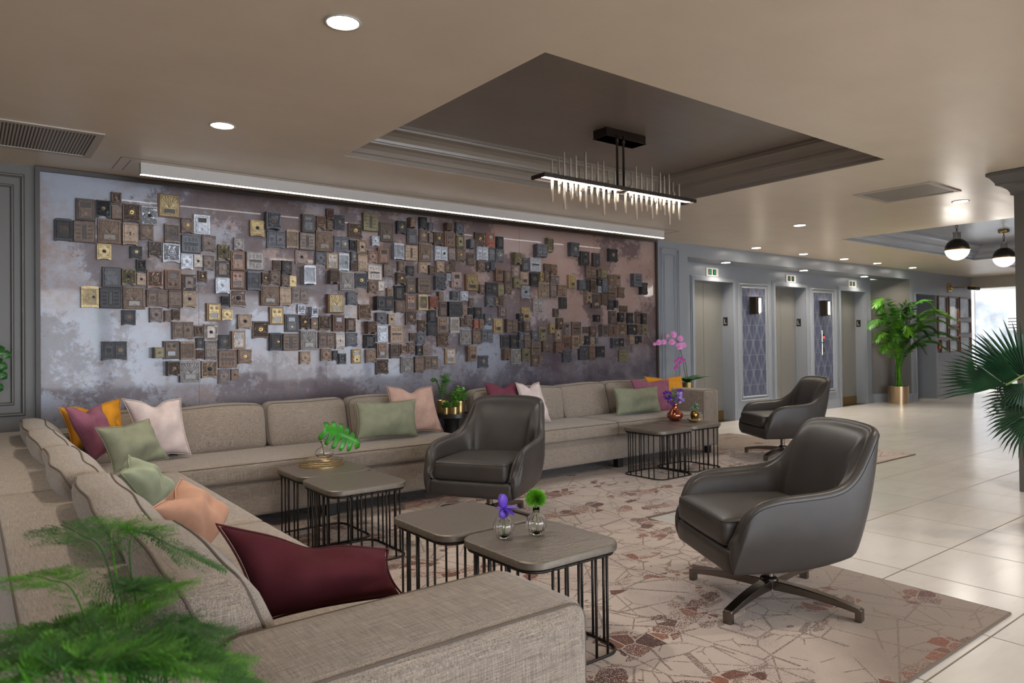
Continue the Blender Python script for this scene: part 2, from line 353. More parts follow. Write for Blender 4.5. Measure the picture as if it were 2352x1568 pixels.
    def lathe(s, prof, c=(0, 0, 0), n=24, rib=0.0, ribn=0):
        vs = []; fs = []
        for r, z in prof:
            for i in range(n):
                a = 2*PI*i/n; q = r*(1+(rib*math.cos(ribn*a) if ribn and r > .01 else 0)); vs.append((c[0]+q*math.cos(a), c[1]+q*math.sin(a), c[2]+z))
        for k in range(len(prof)-1):
            for i in range(n): j = (i+1) % n; fs.append((k*n+i, k*n+j, (k+1)*n+j, (k+1)*n+i))
        if prof[0][0] > 1e-5: fs.append(tuple(range(n-1, -1, -1)))
        if prof[-1][0] > 1e-5: fs.append(tuple((len(prof)-1)*n+i for i in range(n)))
        s.add(vs, fs)
    def grid(s, P):
        nu = len(P); nv = len(P[0]); vs = [p for row in P for p in row]
        s.add(vs, [(i*nv+j, (i+1)*nv+j, (i+1)*nv+j+1, i*nv+j+1) for i in range(nu-1) for j in range(nv-1)])
    def blade(s, a, b, w, up, fold=.25):
        """narrow folded leaflet from a to b"""
        a = Vector(a); b = Vector(b); d = (b-a); sd = d.cross(up)
        if sd.length < 1e-6: sd = d.orthogonal()
        sd.normalize(); u2 = sd.cross(d).normalized(); m_ = a+d*.4
        s.add([a, m_+sd*w-u2*w*fold, b, m_-sd*w-u2*w*fold, m_], [(0, 1, 4), (1, 2, 4), (2, 3, 4), (3, 0, 4)])
    def build(s, name, mats, parent=None, smooth=False, loc=None, bevel=0.0, sub=0, auto=None):
        me = bpy.data.meshes.new(name); me.from_pydata([tuple(v) for v in s.v], [], s.f); 
        if not isinstance(mats, (list, tuple)): mats = [mats]
        for m_ in mats: me.materials.append(m_)
        if len(mats) > 1: me.polygons.foreach_set('material_index', s.mi)
        if smooth: me.polygons.foreach_set('use_smooth', [True]*len(me.polygons))
        me.update()
        o = bpy.data.objects.new(name, me); COL.objects.link(o)
        if parent: o.parent = parent
        if loc: o.location = loc
        if bevel:
            b = o.modifiers.new('bevel', 'BEVEL'); b.width = bevel; b.segments = 2; b.limit_method = 'ANGLE'
        if sub:
            b = o.modifiers.new('subdivision', 'SUBSURF'); b.levels = sub; b.render_levels = sub
        if auto is not None:
            me.polygons.foreach_set('use_smooth', [True]*len(me.polygons)); me.set_sharp_from_angle(angle=math.radians(auto))
        return o
def weld(o, d=1e-4):
    b = bmesh.new(); b.from_mesh(o.data); bmesh.ops.remove_doubles(b, verts=b.verts, dist=d); bmesh.ops.recalc_face_normals(b, faces=b.faces); b.to_mesh(o.data); b.free(); return o
def tag(o, label=None, cat=None, group=None, kind=None):
    if label: o['label'] = label
    if cat: o['category'] = cat
    if group: o['group'] = group
    if kind: o['kind'] = kind
    return o
def thing(name, label, cat, loc=(0, 0, 0), rz=0, group=None):
    o = bpy.data.objects.new(name, None); COL.objects.link(o); o.location = loc; o.rotation_euler = (0, 0, rz); o.empty_display_size = .1
    return tag(o, label, cat, group)
def struct(name, mb, mat, **k):
    o = mb.build(name, mat, **k); o['kind'] = 'structure'; return o
def bulged(p2, h, bulge):
    nx, ny, nz = [max(0, 1-(p2[i]/h[i])**2) for i in range(3)]; f3 = (ny*nz, nx*nz, nx*ny)
    return Vector([p2[i]+bulge[i]*(p2[i]/h[i])*(f3[i]**.6) for i in range(3)])
def softloop(x0, x1, y0, y1, z0, z1, r, bulge, ax, depth, n=12, off=.001):
    """closed line on the skin of a softbox, at `depth` from its low (depth > 0) or high (depth < 0) end of axis ax"""
    c = Vector(((x0+x1)/2, (y0+y1)/2, (z0+z1)/2)); h = Vector(((x1-x0)/2, (y1-y0)/2, (z1-z0)/2)); a1, a2 = [(1, 2), (2, 0), (0, 1)][ax]
    dd = abs(depth); ins = r-math.sqrt(max(0, r*r-(r-dd)**2)) if dd < r else 0; out = []
    A, B = h[a1]-ins+off, h[a2]-ins+off; rr_ = max(.004, r-ins*.3)
    pts = rloop(-A, A, -B, B, rr_, 0, 4); full = []
    for i in range(len(pts)):
        p, q = Vector(pts[i]), Vector(pts[(i+1) % len(pts)]); k = max(1, int((q-p).length/.06))
        full += [p.lerp(q, j/k) for j in range(k)]
    for u, v_, _ in full:
        p = Vector((0, 0, 0)); p[a1] = u; p[a2] = v_; p[ax] = (-h[ax]+dd) if depth > 0 else (h[ax]-dd)
        out.append(c+bulged(p, h, bulge))
    return out
def softbox(mb, x0, x1, y0, y1, z0, z1, r=.03, bulge=(0, 0, 0), n=9):
    """rounded, slightly bulging cushion block"""
    c = Vector(((x0+x1)/2, (y0+y1)/2, (z0+z1)/2)); h = Vector(((x1-x0)/2, (y1-y0)/2, (z1-z0)/2)); r = min(r, h.x*.98, h.y*.98, h.z*.98)
    def samp(hh):
        e = [-hh, -hh+r*.15, -hh+r*.5, -hh+r]; k = max(2, n); m_ = [-hh+r+(2*hh-2*r)*i/k for i in range(1, k)]
        return e+m_+[-q for q in reversed(e)]
    for ax in range(3):
        a1, a2 = [(1, 2), (2, 0), (0, 1)][ax]
        A = samp(h[a1]); B = samp(h[a2])
        for sgn in (-1, 1):
            P = []
            for u in A:
                row = []
                for v_ in B:
                    p = Vector((0, 0, 0)); p[ax] = sgn*h[ax]; p[a1] = u; p[a2] = v_
                    q = Vector([max(-(h[i]-r), min(h[i]-r, p[i])) for i in range(3)]); d = p-q
                    if d.length > 1e-9: d = d.normalized()*r
                    p2 = q+d
                    p2 = bulged(p2, h, bulge)
                    row.append(c+p2)
                P.append(row if sgn > 0 else row)
            if sgn < 0: P = P[::-1]
            mb.grid(P)
def rloop(x0, x1, y0, y1, r, z, n=6):
    pts = []
    for cx, cy, a0 in ((x1-r, y1-r, 0), (x0+r, y1-r, 90), (x0+r, y0+r, 180), (x1-r, y0+r, 270)):
        for i in range(n+1): a = math.radians(a0+90*i/n); pts.append((cx+r*math.cos(a), cy+r*math.sin(a), z))
    return pts
def ease(t_): return t_*t_*(3-2*t_)
def catmull(pts, n):
    out = []; P = [Vector(p) for p in pts]; P = [P[0]*2-P[1]]+P+[P[-1]*2-P[-2]]
    for i in range(1, len(P)-2):
        for k in range(n):
            u = k/n; a, b, c, d = P[i-1:i+3]
            out.append(.5*((2*b)+(c-a)*u+(2*a-5*b+4*c-d)*u*u+(3*b-a-3*c+d)*u**3))
    out.append(P[-2]); return out

def rebase(root, loc):
    """move a thing's origin to its base without moving its parts"""
    loc = Vector(loc); d = loc-root.location; root.location = loc
    for ch in root.children: ch.location = Vector(ch.location)-d

# ================================================================== THE SETTING
fl = MB(); fl.box(-3.2, 24, BACKY-.2, 9.2, -.08, 0); struct('floor', fl, M['floor'])
R1 = (2.12, 5.45, 2.48, 4.69); R2 = (9.32, 13.88, 1.2, 4.84)
def ceil_rects():
    xs = [-3.2, R1[0], R1[1], R2[0], R2[1], 24]
    out = [(xs[0], xs[1], BACKY-.2, 9.2), (xs[2], xs[3], BACKY-.2, 9.2), (xs[4], xs[5], BACKY-.2, 9.2)]
    for R in (R1, R2): out += [(R[0], R[1], BACKY-.2, R[2]), (R[0], R[1], R[3], 9.2)]
    return out
ce = MB()
for a, b, c, d in ceil_rects(): ce.box(a, b, c, d, CEIL, CEIL+.45)
struct('ceiling', ce, M['ceiling'])
PROF = [(0, 2.591), (.004, 2.60), (.004, 2.625), (.016, 2.632), (.03, 2.66), (.055, 2.682), (.085, 2.694), (.088, 2.704), (.10, 2.706), (.104, 2.725), (.125, 2.752), (.155, 2.772), (.19, 2.784), (.193, 2.80), (.21, 2.80), (.21, 2.82)]
def crown(R):
    c = MB(); vs = []; fs = []
    for k, (i, z) in enumerate(PROF): vs += [(R[0]+i, R[2]+i, z), (R[1]-i, R[2]+i, z), (R[1]-i, R[3]-i, z), (R[0]+i, R[3]-i, z)]
    for k in range(len(PROF)-1):
        for j in range(4): q = (j+1) % 4; fs.append((k*4+j, k*4+q, (k+1)*4+q, (k+1)*4+j))
    n = (len(PROF)-1)*4; fs.append((n, n+1, n+2, n+3)); c.add(vs, fs); return c
struct('ceiling', crown(R1), M['recess'])
struct('ceiling', crown(R2), M['recess_blue'])
# wall with the art: one plane at y = WALLY
w = MB(); w.box(-3.2, .40, WALLY, WALLY+.2, 0, CEIL); struct('wall_north_left', w, M['wall_dark'])
w = MB(); w.box(.40, 7.215, WALLY+.02, WALLY+.2, 0, CEIL); struct('wall_north', w, M['wall_dark'])
w = MB(); w.box(7.215, 7.89, WALLY, 6.98, 0, CEIL); w.box(7.89, 14.699, WALLY, 6.65, 2.41, CEIL); struct('wall_north_pier', w, M['wall_grey'])
# lift wall at y = 6.65 with three openings
DW = 6.65; DC = [8.98, 11.09, 13.21]; HW = .475; DT = 2.145
w = MB(); xs = [7.89]
for c in DC: xs += [c-HW, c+HW]
xs.append(13.92)
for i in range(0, len(xs), 2): w.box(xs[i], xs[i+1], DW, DW+.22, 0, 2.41)
for c in DC: w.box(c-HW, c+HW, DW, DW+.22, DT, 2.41)
w.prismz([(13.92, DW), (14.00, DW+.17), (14.00, DW+.4), (13.92, DW+.4)], 0, 2.41)
w.prismz([(14.00, 6.83), (14.70, 6.262), (14.72, 6.40), (14.10, 6.95)], 0, 2.41)
struct('wall_lift_lobby', w, M['wall_grey'])
w = MB(); w.prismz([(14.00, 6.815), (14.69, 6.255), (14.695, 6.262), (14.004, 6.822)], .0, 2.41); struct('wall_niche', w, M['wall_dark'])
w = MB(); D4 = (14.93, 15.83)
w.box(14.70, D4[0], WALLY, WALLY+.5, 0, CEIL); w.box(D4[1], 17.74, WALLY, WALLY+.5, 0, CEIL); w.box(D4[0], D4[1], WALLY, WALLY+.5, 2.13, CEIL); w.box(17.54, 17.74, WALLY+.5, 9.2, 0, CEIL)
struct('wall_north_right', w, M['wall_grey'])
w = MB(); w.box(-3.4, -3.2, BACKY-.2, WALLY+.2, 0, CEIL); struct('wall_west', w, M['wall_white'])
# back wall with windows behind the viewer, east window wall
def pierced(x0, x1, z0, z1, holes, put):
    xs = sorted({x0, x1, *[h[0] for h in holes], *[h[1] for h in holes]})
    for a, b in zip(xs, xs[1:]):
        hs = [h for h in holes if h[0] <= a and h[1] >= b]
        if not hs: put(a, b, z0, z1)
        else: put(a, b, z0, hs[0][2]); put(a, b, hs[0][3], z1)
w = MB(); BH = [(-2.4+2.4*k, -2.4+2.4*k+2.25, .35, 2.5) for k in range(5)]  # unseen windows, their row widened to bring more daylight into the room
pierced(-3.2, 24, 0, CEIL, BH, lambda a, b, c, d: w.box(a, b, BACKY-.2, BACKY, c, d)); struct('wall_south', w, M['wall_white'])
EH = [(1.6, 3.9, .5, 2.56), (4.0, 6.3, .5, 2.56), (6.4, 8.8, .5, 2.56)]
w = MB(); pierced(BACKY-.2, 9.2, 0, CEIL, EH, lambda a, b, c, d: w.box(WIN_E, WIN_E+.2, a, b, c, d)); struct('wall_east', w, M['wall_white'])
def window(n, axis, a, b, z0, z1, pos):
    root = bpy.data.objects.new('window_%d' % n, None); COL.objects.link(root); root['kind'] = 'structure'
    fr = MB(); gl = MB(); T = .05
    def bx(mb, u0, u1, d0, d1, z_0, z_1):
        (mb.box(u0, u1, d0, d1, z_0, z_1) if axis == 'x' else mb.box(d0, d1, u0, u1, z_0, z_1))
    for u0, u1 in ((a, a+T), (b-T, b), ((a+b)/2-T/2, (a+b)/2+T/2)): bx(fr, u0, u1, pos-.03, pos+.03, z0, z1)
    bx(fr, a+T, (a+b)/2-T/2, pos-.03, pos+.03, z0, z0+T); bx(fr, (a+b)/2+T/2, b-T, pos-.03, pos+.03, z0, z0+T)
    bx(fr, a+T, (a+b)/2-T/2, pos-.03, pos+.03, z1-T, z1); bx(fr, (a+b)/2+T/2, b-T, pos-.03, pos+.03, z1-T, z1)
    bx(gl, a+T, b-T, pos-.004, pos+.004, z0+T, z1-T)
    fr.build('window_frame', M['white'], root); gl.build('window_pane', M['pane'], root)
for i, h in enumerate(BH): window(i+1, 'x', h[0], h[1], h[2], h[3], BACKY-.1)
for i, h in enumerate(EH): window(i+6, 'y', h[0], h[1], h[2], h[3], WIN_E+.1)
w = MB(); w.box(17.74, 17.95, -1, 9.2, 2.335, CEIL); struct('trim_1', w, M['wall_white'])       # bulkhead in front of the window bay
# outside: white painted wall with a louvre, pavement
w = MB(); w.box(27, 27.2, -6, 20, -.1, 6); tag(w.build('outdoor_wall', M['brick_w']), 'white painted brick wall of the building outside the far windows', 'wall')
w = MB(); w.box(21.82, 26.99, -6, 20, -.6, -.1); w.box(-6, 30, -14, BACKY-.25, -.6, -.1); tag(w.build('pavement', M['white']), 'pale pavement outside the windows', 'pavement')
# mouldings
def mould(mb, x0, x1, z0, z1, y, t=.03, d=.022):
    for k, (tt, dd) in enumerate(((t, d*.5), (t*.5, d))):
        o = (t-tt)/2
        mb.frame((x0+x1)/2, (z0+z1)/2, (x1-x0)-2*o, (z1-z0)-2*o, tt, y, y-dd)
tn = [2]
def trim(mb, mat): o = struct('trim_%d' % tn[0], mb, mat); tn[0] += 1; return o
t_ = MB(); mould(t_, -1.6, .335, .76, 2.52, WALLY, .028, .03); mould(t_, -1.5, .27, .84, 2.44, WALLY, .024, .022); trim(t_, M['wall_dark'])
t_ = MB(); mould(t_, 7.31, 7.69, .30, 2.50, WALLY, .03, .03); mould(t_, 7.38, 7.62, .37, 2.42, WALLY, .024, .022); trim(t_, M['wall_grey'])
t_ = MB()   # dark frame round the art
t_.box(.395, .425, WALLY-.045, WALLY+.02, 0, 2.585); t_.box(7.2, 7.225, WALLY-.045, WALLY+.02, 0, 2.585); t_.box(.425, 7.2, WALLY-.045, WALLY+.02, 2.555, 2.585); trim(t_, M['bdark'])
t_ = MB(); t_.box(.425, 7.2, WALLY-.01, WALLY+.019, .05, 2.555)
art = t_.build('art_panel', M['art']); tag(art, 'long glossy mural panel with mauve grey and white clouded finish behind the toy safes', 'wall art')
sm = MB()
for x in (1.525, 2.636, 3.771, 4.926, 6.087): sm.box(x-.0012, x+.0012, WALLY-.0108, WALLY-.0098, .05, 2.555)
sm.build('seam', M['bdark'], art)
# baseboards
def base(name, pts, mat, h=.15, d=.02):
    b_ = MB()
    for (x0, y0), (x1, y1) in zip(pts, pts[1:]):
        dx, dy = x1-x0, y1-y0; L_ = math.hypot(dx, dy); nx, ny = dy/L_*d, -dx/L_*d
        b_.prismz([(x0, y0), (x0+nx, y0+ny), (x1+nx, y1+ny), (x1, y1)], 0, h)
        b_.prismz([(x0, y0), (x0+nx*.5, y0+ny*.5), (x1+nx*.5, y1+ny*.5), (x1, y1)], h, h+.015)
    struct(name, b_, mat)
base('baseboard_left', [(-3.2, WALLY), (.39, WALLY)], M['wall_dark'])
base('baseboard_pier', [(7.23, WALLY), (7.89, WALLY)], M['wall_grey'])
for i, (a, b) in enumerate(((9.52, 10.55), (11.63, 12.67))): base('baseboard_lobby_%s' % 'ab'[i], [(a, DW), (b, DW)], M['wall_grey'])
base('baseboard_niche', [(13.76, DW), (13.92, DW), (13.99, 6.81), (14.70, 6.25)], M['wall_grey'])
base('baseboard_pillar', [(14.71, WALLY), (14.87, WALLY)], M['wall_grey'])
base('baseboard_right', [(15.9, WALLY), (17.74, WALLY)], M['wall_grey'])
# lifts
for i, c in enumerate(DC):
    leafm = MB(); leafm.box(c-HW, c-.003, 6.84, 6.87, 0, DT); leafm.box(c+.003, c+HW, 6.84, 6.87, 0, DT)
    d = struct('door_%d' % (i+1), leafm, M['lift'])
    k = MB(); k.box(c-HW+.005, c-.004, 6.834, 6.84, 0.01, .15); k.box(c+.004, c+HW-.005, 6.834, 6.84, .01, .15); k.build('kick_plate', M['kick'], d)
    f_ = MB(); T = .055
    f_.box(c-HW-T, c-HW, DW-.025, DW, 0, DT+T); f_.box(c+HW, c+HW+T, DW-.025, DW, 0, DT+T); f_.box(c-HW, c+HW, DW-.025, DW, DT, DT+T)
    f_.box(c-HW-T-.02, c-HW-T, DW-.012, DW, 0, DT+T+.02); f_.box(c+HW+T, c+HW+T+.02, DW-.012, DW, 0, DT+T+.02); f_.box(c-HW-T, c+HW+T, DW-.012, DW, DT+T, DT+T+.02)
    f_.build('door_frame', M['wall_grey'], d, bevel=.003)
    s_ = MB(); s_.box(c-HW, c+HW, DW-.01, 6.84, -.001, .006); s_.build('sill', M['steel'], d)
    r_ = MB(); r_.box(c+HW-.006, c+HW, DW, 6.84, .006, DT); r_.box(c-HW, c-HW+.006, DW, 6.84, .006, DT); r_.build('reveal', M['wall_grey'], d)
    nm = ('nearest', 'middle', 'farthest')[i]
    p = thing('floor_indicator', 'lit floor number display above the %s lift door' % nm, 'floor indicator', (c+(-.03, .02, -.01)[i], DW, 2.285), 0, 'floor indicators above the lifts')
    b_ = MB(); b_.slab(0, 0, .30, .125, 0, -.012, .003); b_.build('plate', M['white'], p)
    for sx in (-.07, .04):
        b_ = MB(); b_.slab(sx+.01, 0, .082, .085, -.012, -.014, .001); b_.build('screen', M['black'], p)
    if i == 0:
        for ox, segs in ((-.06, 'abcdefx'), (.05, 'abgcd')):
            g = MB(); W_, H_, T_ = .022, .05, .006
            S = dict(a=(0, H_/2, W_, T_), d=(0, -H_/2, W_, T_), g=(0, 0, W_, T_), b=(W_/2, H_/4, T_, H_/2), c=(W_/2, -H_/4, T_, H_/2), e=(-W_/2, -H_/4, T_, H_/2), f=(-W_/2, H_/4, T_, H_/2))
            for q in segs:
                if q in S: a_ = S[q]; g.slab(ox+a_[0], a_[1], a_[2], a_[3], -.014, -.0155, 0)
            g.build('digit', M['green_led'], p)
    else:
        for ox in (-.06, .05):
            g = MB(); g.slab(ox, 0, .006, .045, -.014, -.0155, 0); g.build('digit', M['green_led'], p)
    zz = at(1662, 738, 'x', DC[0]+HW)[2]
    q = thing('floor_sign', 'small black plate with letter L inside the %s lift opening' % nm, 'sign', (c+HW-.006, 6.775, zz), 0, 'L plates in the lift openings')
    b_ = MB(); b_.box(-.004, 0, -.04, .04, -.065, .065); b_.build('plate', M['black'], q)
    g = MB(); g.box(-.0055, -.004, .012, .02, -.035, .035); g.box(-.0055, -.004, -.02, .012, -.035, -.026); g.build('letter', M['white'], q)
# wallpapered panels between the lifts
for i, (a, b) in enumerate(((9.60, 10.43), (11.72, 12.55))):
    nm = ('between the nearest and middle lifts', 'between the middle and farthest lifts')[i]
    p = thing('wallpaper_panel', 'tall blue diamond wallpaper panel in grey moulding %s' % nm, 'wall panel', (0, 0, 0), 0, 'wallpaper panels between the lifts')
    b_ = MB(); b_.box(a+.09, b-.09, DW-.004, DW, .36, 2.08); b_.build('wallpaper', M['paper'], p)
    b_ = MB(); mould(b_, a, b, .28, 2.165, DW, .035, .03); mould(b_, a+.06, b-.06, .33, 2.11, DW, .03, .022); b_.build('moulding', M['frame'], p); rebase(p, ((a+b)/2, DW-.001, .28))
    sx = (a+b)/2-.03
    s_ = thing('wall_sconce', 'glowing bronze wall sconce on the wallpaper panel %s' % nm, 'wall lamp', (sx, DW-.004, 1.80), 0, 'sconces on the wallpaper panels')
    b_ = MB(); b_.slab(0, 0, .17, .27, 0, -.02, .004); b_.box(-.085, -.075, -.11, -.02, -.135, .135); b_.box(-.085, .0, -.115, -.105, -.135, .135); b_.build('shield', M['bronze'], s_)
    b_ = MB(); b_.lathe([(.038, -.11), (.038, .11)], (.045, -.08, 0), 16); b_.build('glass_tube', M['sconce_on'], s_)
    b_ = MB(); b_.lathe([(.04, -.135), (.04, -.11)], (.045, -.08, 0), 16); b_.build('end_cap', M['brass'], s_)
for z0, z1, what, nm in ((1.195, 1.41, 'red', 'upper'), (.965, 1.18, 'blk', 'lower')):
    p = thing('call_station', '%s steel lift call plate on the farther wallpaper panel' % nm, 'lift button plate', (12.135, DW-.004, (z0+z1)/2), 0)
    b_ = MB(); b_.slab(0, 0, .105, z1-z0, 0, -.008, .003); b_.build('plate', M['chrome'], p)
    if what == 'red':
        b_ = MB(); b_.slab(0, .0, .05, .075, -.008, -.010, .001); b_.build('screen', M['black'], p)
        b_ = MB(); b_.slab(0, -.018, .04, .036, -.010, -.012, .001); b_.build('red_light', M['red_led'], p)
    else:
        b_ = MB(); b_.frame(0, .0, .05, .05, .01, -.008, -.011); b_.slab(-.02, -.035, .01, .03, -.008, -.011, .001); b_.slab(.02, -.035, .01, .03, -.008, -.011, .001); b_.build('button_mark', M['black'], p)
# grey door beyond the palm
b_ = MB(); b_.box(D4[0], D4[1], 6.60, 6.65, 0, 2.13); d4 = struct('door_4', b_, M['wall_grey'])
b_ = MB(); T = .05; b_.box(D4[0]-T, D4[0], WALLY-.02, WALLY, 0, 2.13+T); b_.box(D4[1], D4[1]+T, WALLY-.02, WALLY, 0, 2.13+T); b_.box(D4[0], D4[1], WALLY-.02, WALLY, 2.13, 2.13+T); b_.build('door_frame', M['frame'], d4)
b_ = MB(); b_.box(D4[1]-.22, D4[1]-.16, 6.585, 6.60, .85, 1.15); b_.build('door_pull', M['steel'], d4)
# column at the right edge
CX0, CX1, CY0, CY1 = 6.75, 7.25, 1.56, 2.06
c = MB(); c.box(CX0, CX1, CY0, CY1, 0, CEIL)
capz = [(0, 2.40), (.02, 2.405), (.02, 2.425), (.035, 2.45), (.065, 2.475), (.10, 2.487), (.10, 2.50), (.112, 2.52), (.13, 2.545), (.15, 2.56), (.15, 2.585)]
vs = []; fs = []
for i_, z_ in capz: vs += [(CX0-i_, CY0-i_, z_), (CX1+i_, CY0-i_, z_), (CX1+i_, CY1+i_, z_), (CX0-i_, CY1+i_, z_)]
for k in range(len(capz)-1):
    for j in range(4): q = (j+1) % 4; fs.append((k*4+j, k*4+q, (k+1)*4+q, (k+1)*4+j))
c.add(vs, fs); struct('column_with_crown', c, M['wall_dark'])
# ceiling vents
def vent(x0, x1, y0, y1, label):
    p = thing('ceiling_vent', label, 'ceiling vent', (0, 0, CEIL), 0, 'ceiling vents')
    f_ = MB(); T = .045
    f_.box(x0, x1, y0, y0+T, -.008, 0); f_.box(x0, x1, y1-T, y1, -.008, 0); f_.box(x0, x0+T, y0+T, y1-T, -.008, 0); f_.box(x1-T, x1, y0+T, y1-T, -.008, 0); f_.build('frame', M['vent'], p)
    g = MB(); g.box(x0+T, x1-T, y0+T, y1-T, -.004, 0); g.build('grille', M['slat'], p)
vent(-.75, .69, 5.06, 5.745, 'long slatted ceiling vent at the top left above the panelled wall')
vent(6.53, 7.19, 2.60, 3.27, 'square slatted ceiling vent between the dark recess and the column')
vent(15.4, 16.0, 4.6, 4.9, 'small far ceiling vent in front of the picture light')
# LED cove bar
p = thing('linear_ceiling_light', 'long white linear light bar glowing above the mural panel', 'ceiling light', (0, 0, 0))
b_ = MB(); b_.box(1.0, 6.735, 5.69, 5.76, 2.505, CEIL); b_.build('housing', M['white'], p)
b_ = MB(); b_.box(1.0, 6.735, 5.693, 5.722, 2.503, 2.505); b_.build('led_strip', M['led'], p); rebase(p, (3.87, 5.72, CEIL))
# downlights
def downlight(x, y, z, label, power, on=True):
    p = thing('ceiling_downlight', label, 'ceiling light', (x, y, z), 0, 'recessed ceiling downlights')
    r_ = MB(); r_.lathe([(.072, -.0), (.078, -.004), (.066, -.006), (.064, -.001)], n=28); r_.build('trim_ring', M['white'], p, smooth=True)
    l_ = MB(); l_.lathe([(.064, -.002), (.06, -.003), (.0001, -.003)], n=28); l_.build('lens', M['lamp_on'], p)
    L_ = bpy.data.lights.new('downlight_beam', 'SPOT'); L_.energy = power; L_.spot_size = math.radians(130); L_.spot_blend = .9; L_.color = (1, .90, .77); L_.shadow_soft_size = .05
    o = bpy.data.objects.new('downlight_beam', L_); COL.objects.link(o); o.parent = p; o.location = (0, 0, -.02)
DL = [(1.24, 2.74, 'large near downlight at the top left of the ceiling'), (1.23, 4.46, 'downlight in front of the light bar, left of the dark recess'),
      (7.745, 2.81, 'downlight beside the square ceiling vent near the column'), (7.745, 4.51, 'downlight on the ceiling between the dark recess and the lifts'),
      (9.1, 5.98, 'downlight in the lobby row nearest the mural'), (10.4, 6.0, 'second downlight of the row in front of the lifts'), (11.66, 6.0, 'third downlight of the row in front of the lifts'),
      (12.82, 6.0, 'fourth downlight of the row in front of the lifts'), (14.23, 6.0, 'farthest downlight of the row in front of the lifts')]
for x, y, l in DL: downlight(x, y, CEIL, l, SPOT_W*(1 if y < 5.5 else .95))
for x, y, l in ((8.97, 6.41, 'soffit downlight over the nearest lift'), (11.15, 6.43, 'soffit downlight over the middle lift'), (13.25, 6.44, 'soffit downlight over the farthest lift')): downlight(x, y, 2.41, l, SPOT_W*(.55 if x < 12 else .3))
for x, y, l in ((1.24, 1.0, 'added downlight in the ceiling above the near sofa arm, out of frame'), (3.8, 1.0, 'added downlight above the near edge of the rug, out of frame'), (6.0, 1.0, 'added downlight left of the column, out of frame'),  # unseen downlights continuing the ceiling grid, added to light the foreground
    (-.9, 3.6, 'added downlight left of the sofa back ledge, out of frame'), (1.24, -1.2, 'added downlight behind the viewer towards the left windows'), (4.4, -1.2, 'added downlight behind the viewer towards the right windows'), (16.4, 3.0, 'downlight beyond the pendants, hidden by the column')): downlight(x, y, CEIL, l, SPOT_W*(.3 if x == 1.24 else 1))

t_ = MB()   # joint lines of the ceiling access panel that carries the light bar
for a, b, c, d in ((.86, 6.9, 5.60, 5.604), (.86, .864, 5.60, 6.02), (.93, .934, 5.66, 6.02), (6.9, 6.904, 5.60, 6.02)): t_.box(a, b, c, d, CEIL-.002, CEIL)
trim(t_, M['wall_dark'])

# ================================================================== RUG, SOFAS, TABLES, CHAIRS
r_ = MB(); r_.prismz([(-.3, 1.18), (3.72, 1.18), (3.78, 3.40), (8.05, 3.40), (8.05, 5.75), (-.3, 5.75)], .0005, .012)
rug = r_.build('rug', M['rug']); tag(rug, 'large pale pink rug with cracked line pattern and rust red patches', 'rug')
r_ = MB()
for (x0, y0), (x1, y1) in (((-.3, 1.18), (3.72, 1.18)), ((3.72, 1.18), (3.78, 3.40)), ((3.78, 3.40), (8.05, 3.40)), ((8.05, 3.40), (8.05, 5.75))):
    r_.tube([(x0, y0, .0065), (x1, y1, .0065)], .006, 6)
r_.build('binding', M['rug_edge'], rug)

def piping(parent, loops, r=.005):
    p = MB()
    for l in loops: p.tube(l, r, 5, closed=True)
    p.build('piping', M['pipe'], parent, smooth=True)
def cushion_back(root, axis, a, b, front, z0, z1, th=.17, lean=.07):
    """back cushion; axis 'x': runs along x, front faces -y at y=front; axis 'y': runs along y, front faces +x at x=front"""
    m_ = MB(); B_ = (.012, .034, .016); softbox(m_, a, b, 0, th, z0, z1, .05, B_, 8)
    lo = [softloop(a, b, 0, th, z0, z1, .05, B_, 1, s*.022) for s in (1, -1)]
    ph = a*7
    def T(p):
        x, y, z = p; y = y+(lean+.03*math.sin(ph*3))*(z-z0)/(z1-z0)+.006*math.sin(x*11+ph)+.03*math.sin(ph*5)*(x-(a+b)/2)
        z += .006*math.sin(x*8+ph)
        return (x, front+y, z) if axis == 'x' else (front-y, x, z)
    m_.v = [T(p) for p in m_.v]; o = m_.build('back_cushion', M['linen'], root, smooth=True); weld(o)
    piping(o, [[T(p) for p in l] for l in lo], .004)
    return o
def seat(root, x0, x1, y0, y1, z0=.335, z1=.47, r=.03):
    m_ = MB(); B_ = (.004, .004, .012); softbox(m_, x0, x1, y0, y1, z0, z1, r, B_, 10)
    o = m_.build('seat_cushion', M['linen'], root, smooth=True); weld(o)
    piping(o, [softloop(x0, x1, y0, y1, z0, z1, r, B_, 2, s*.012) for s in (1, -1)], .0035)
def block(root, name, x0, x1, y0, y1, z0, z1, r=.025, b=(0, 0, 0), pipes=True, ax=2, deps=(-.012,)):
    m_ = MB(); softbox(m_, x0, x1, y0, y1, z0, z1, r, b, 6); o = m_.build(name, M['linen'], root, smooth=True); weld(o)
    if pipes: piping(o, [softloop(x0, x1, y0, y1, z0, z1, r, b, ax, d) for d in deps], .003)
    return o
S1 = thing('sectional_sofa', 'long taupe linen corner sofa with thick back ledge along the left and the mural', 'sofa', (0, 0, 0))
block(S1, 'base', .08, 1.04, 1.16, 4.86, .10, .335, .02, pipes=False); block(S1, 'base', .36, 3.34, 4.86, 5.82, .10, .335, .02, pipes=False)
block(S1, 'back_frame', .08, .36, 1.13, 3.34, .10, .69); block(S1, 'back_frame', .08, .36, 3.345, 5.86, .10, .69); block(S1, 'back_frame', .37, 3.35, 5.56, 5.86, .10, .69)
block(S1, 'arm', .365, 1.06, 1.105, 1.42, .10, .70, .045, (0, .004, .006), ax=1, deps=(.02, -.02))
seat(S1, .37, 1.06, 1.43, 3.21); seat(S1, .37, 1.06, 3.215, 4.83); seat(S1, .37, 3.35, 4.84, 5.60)
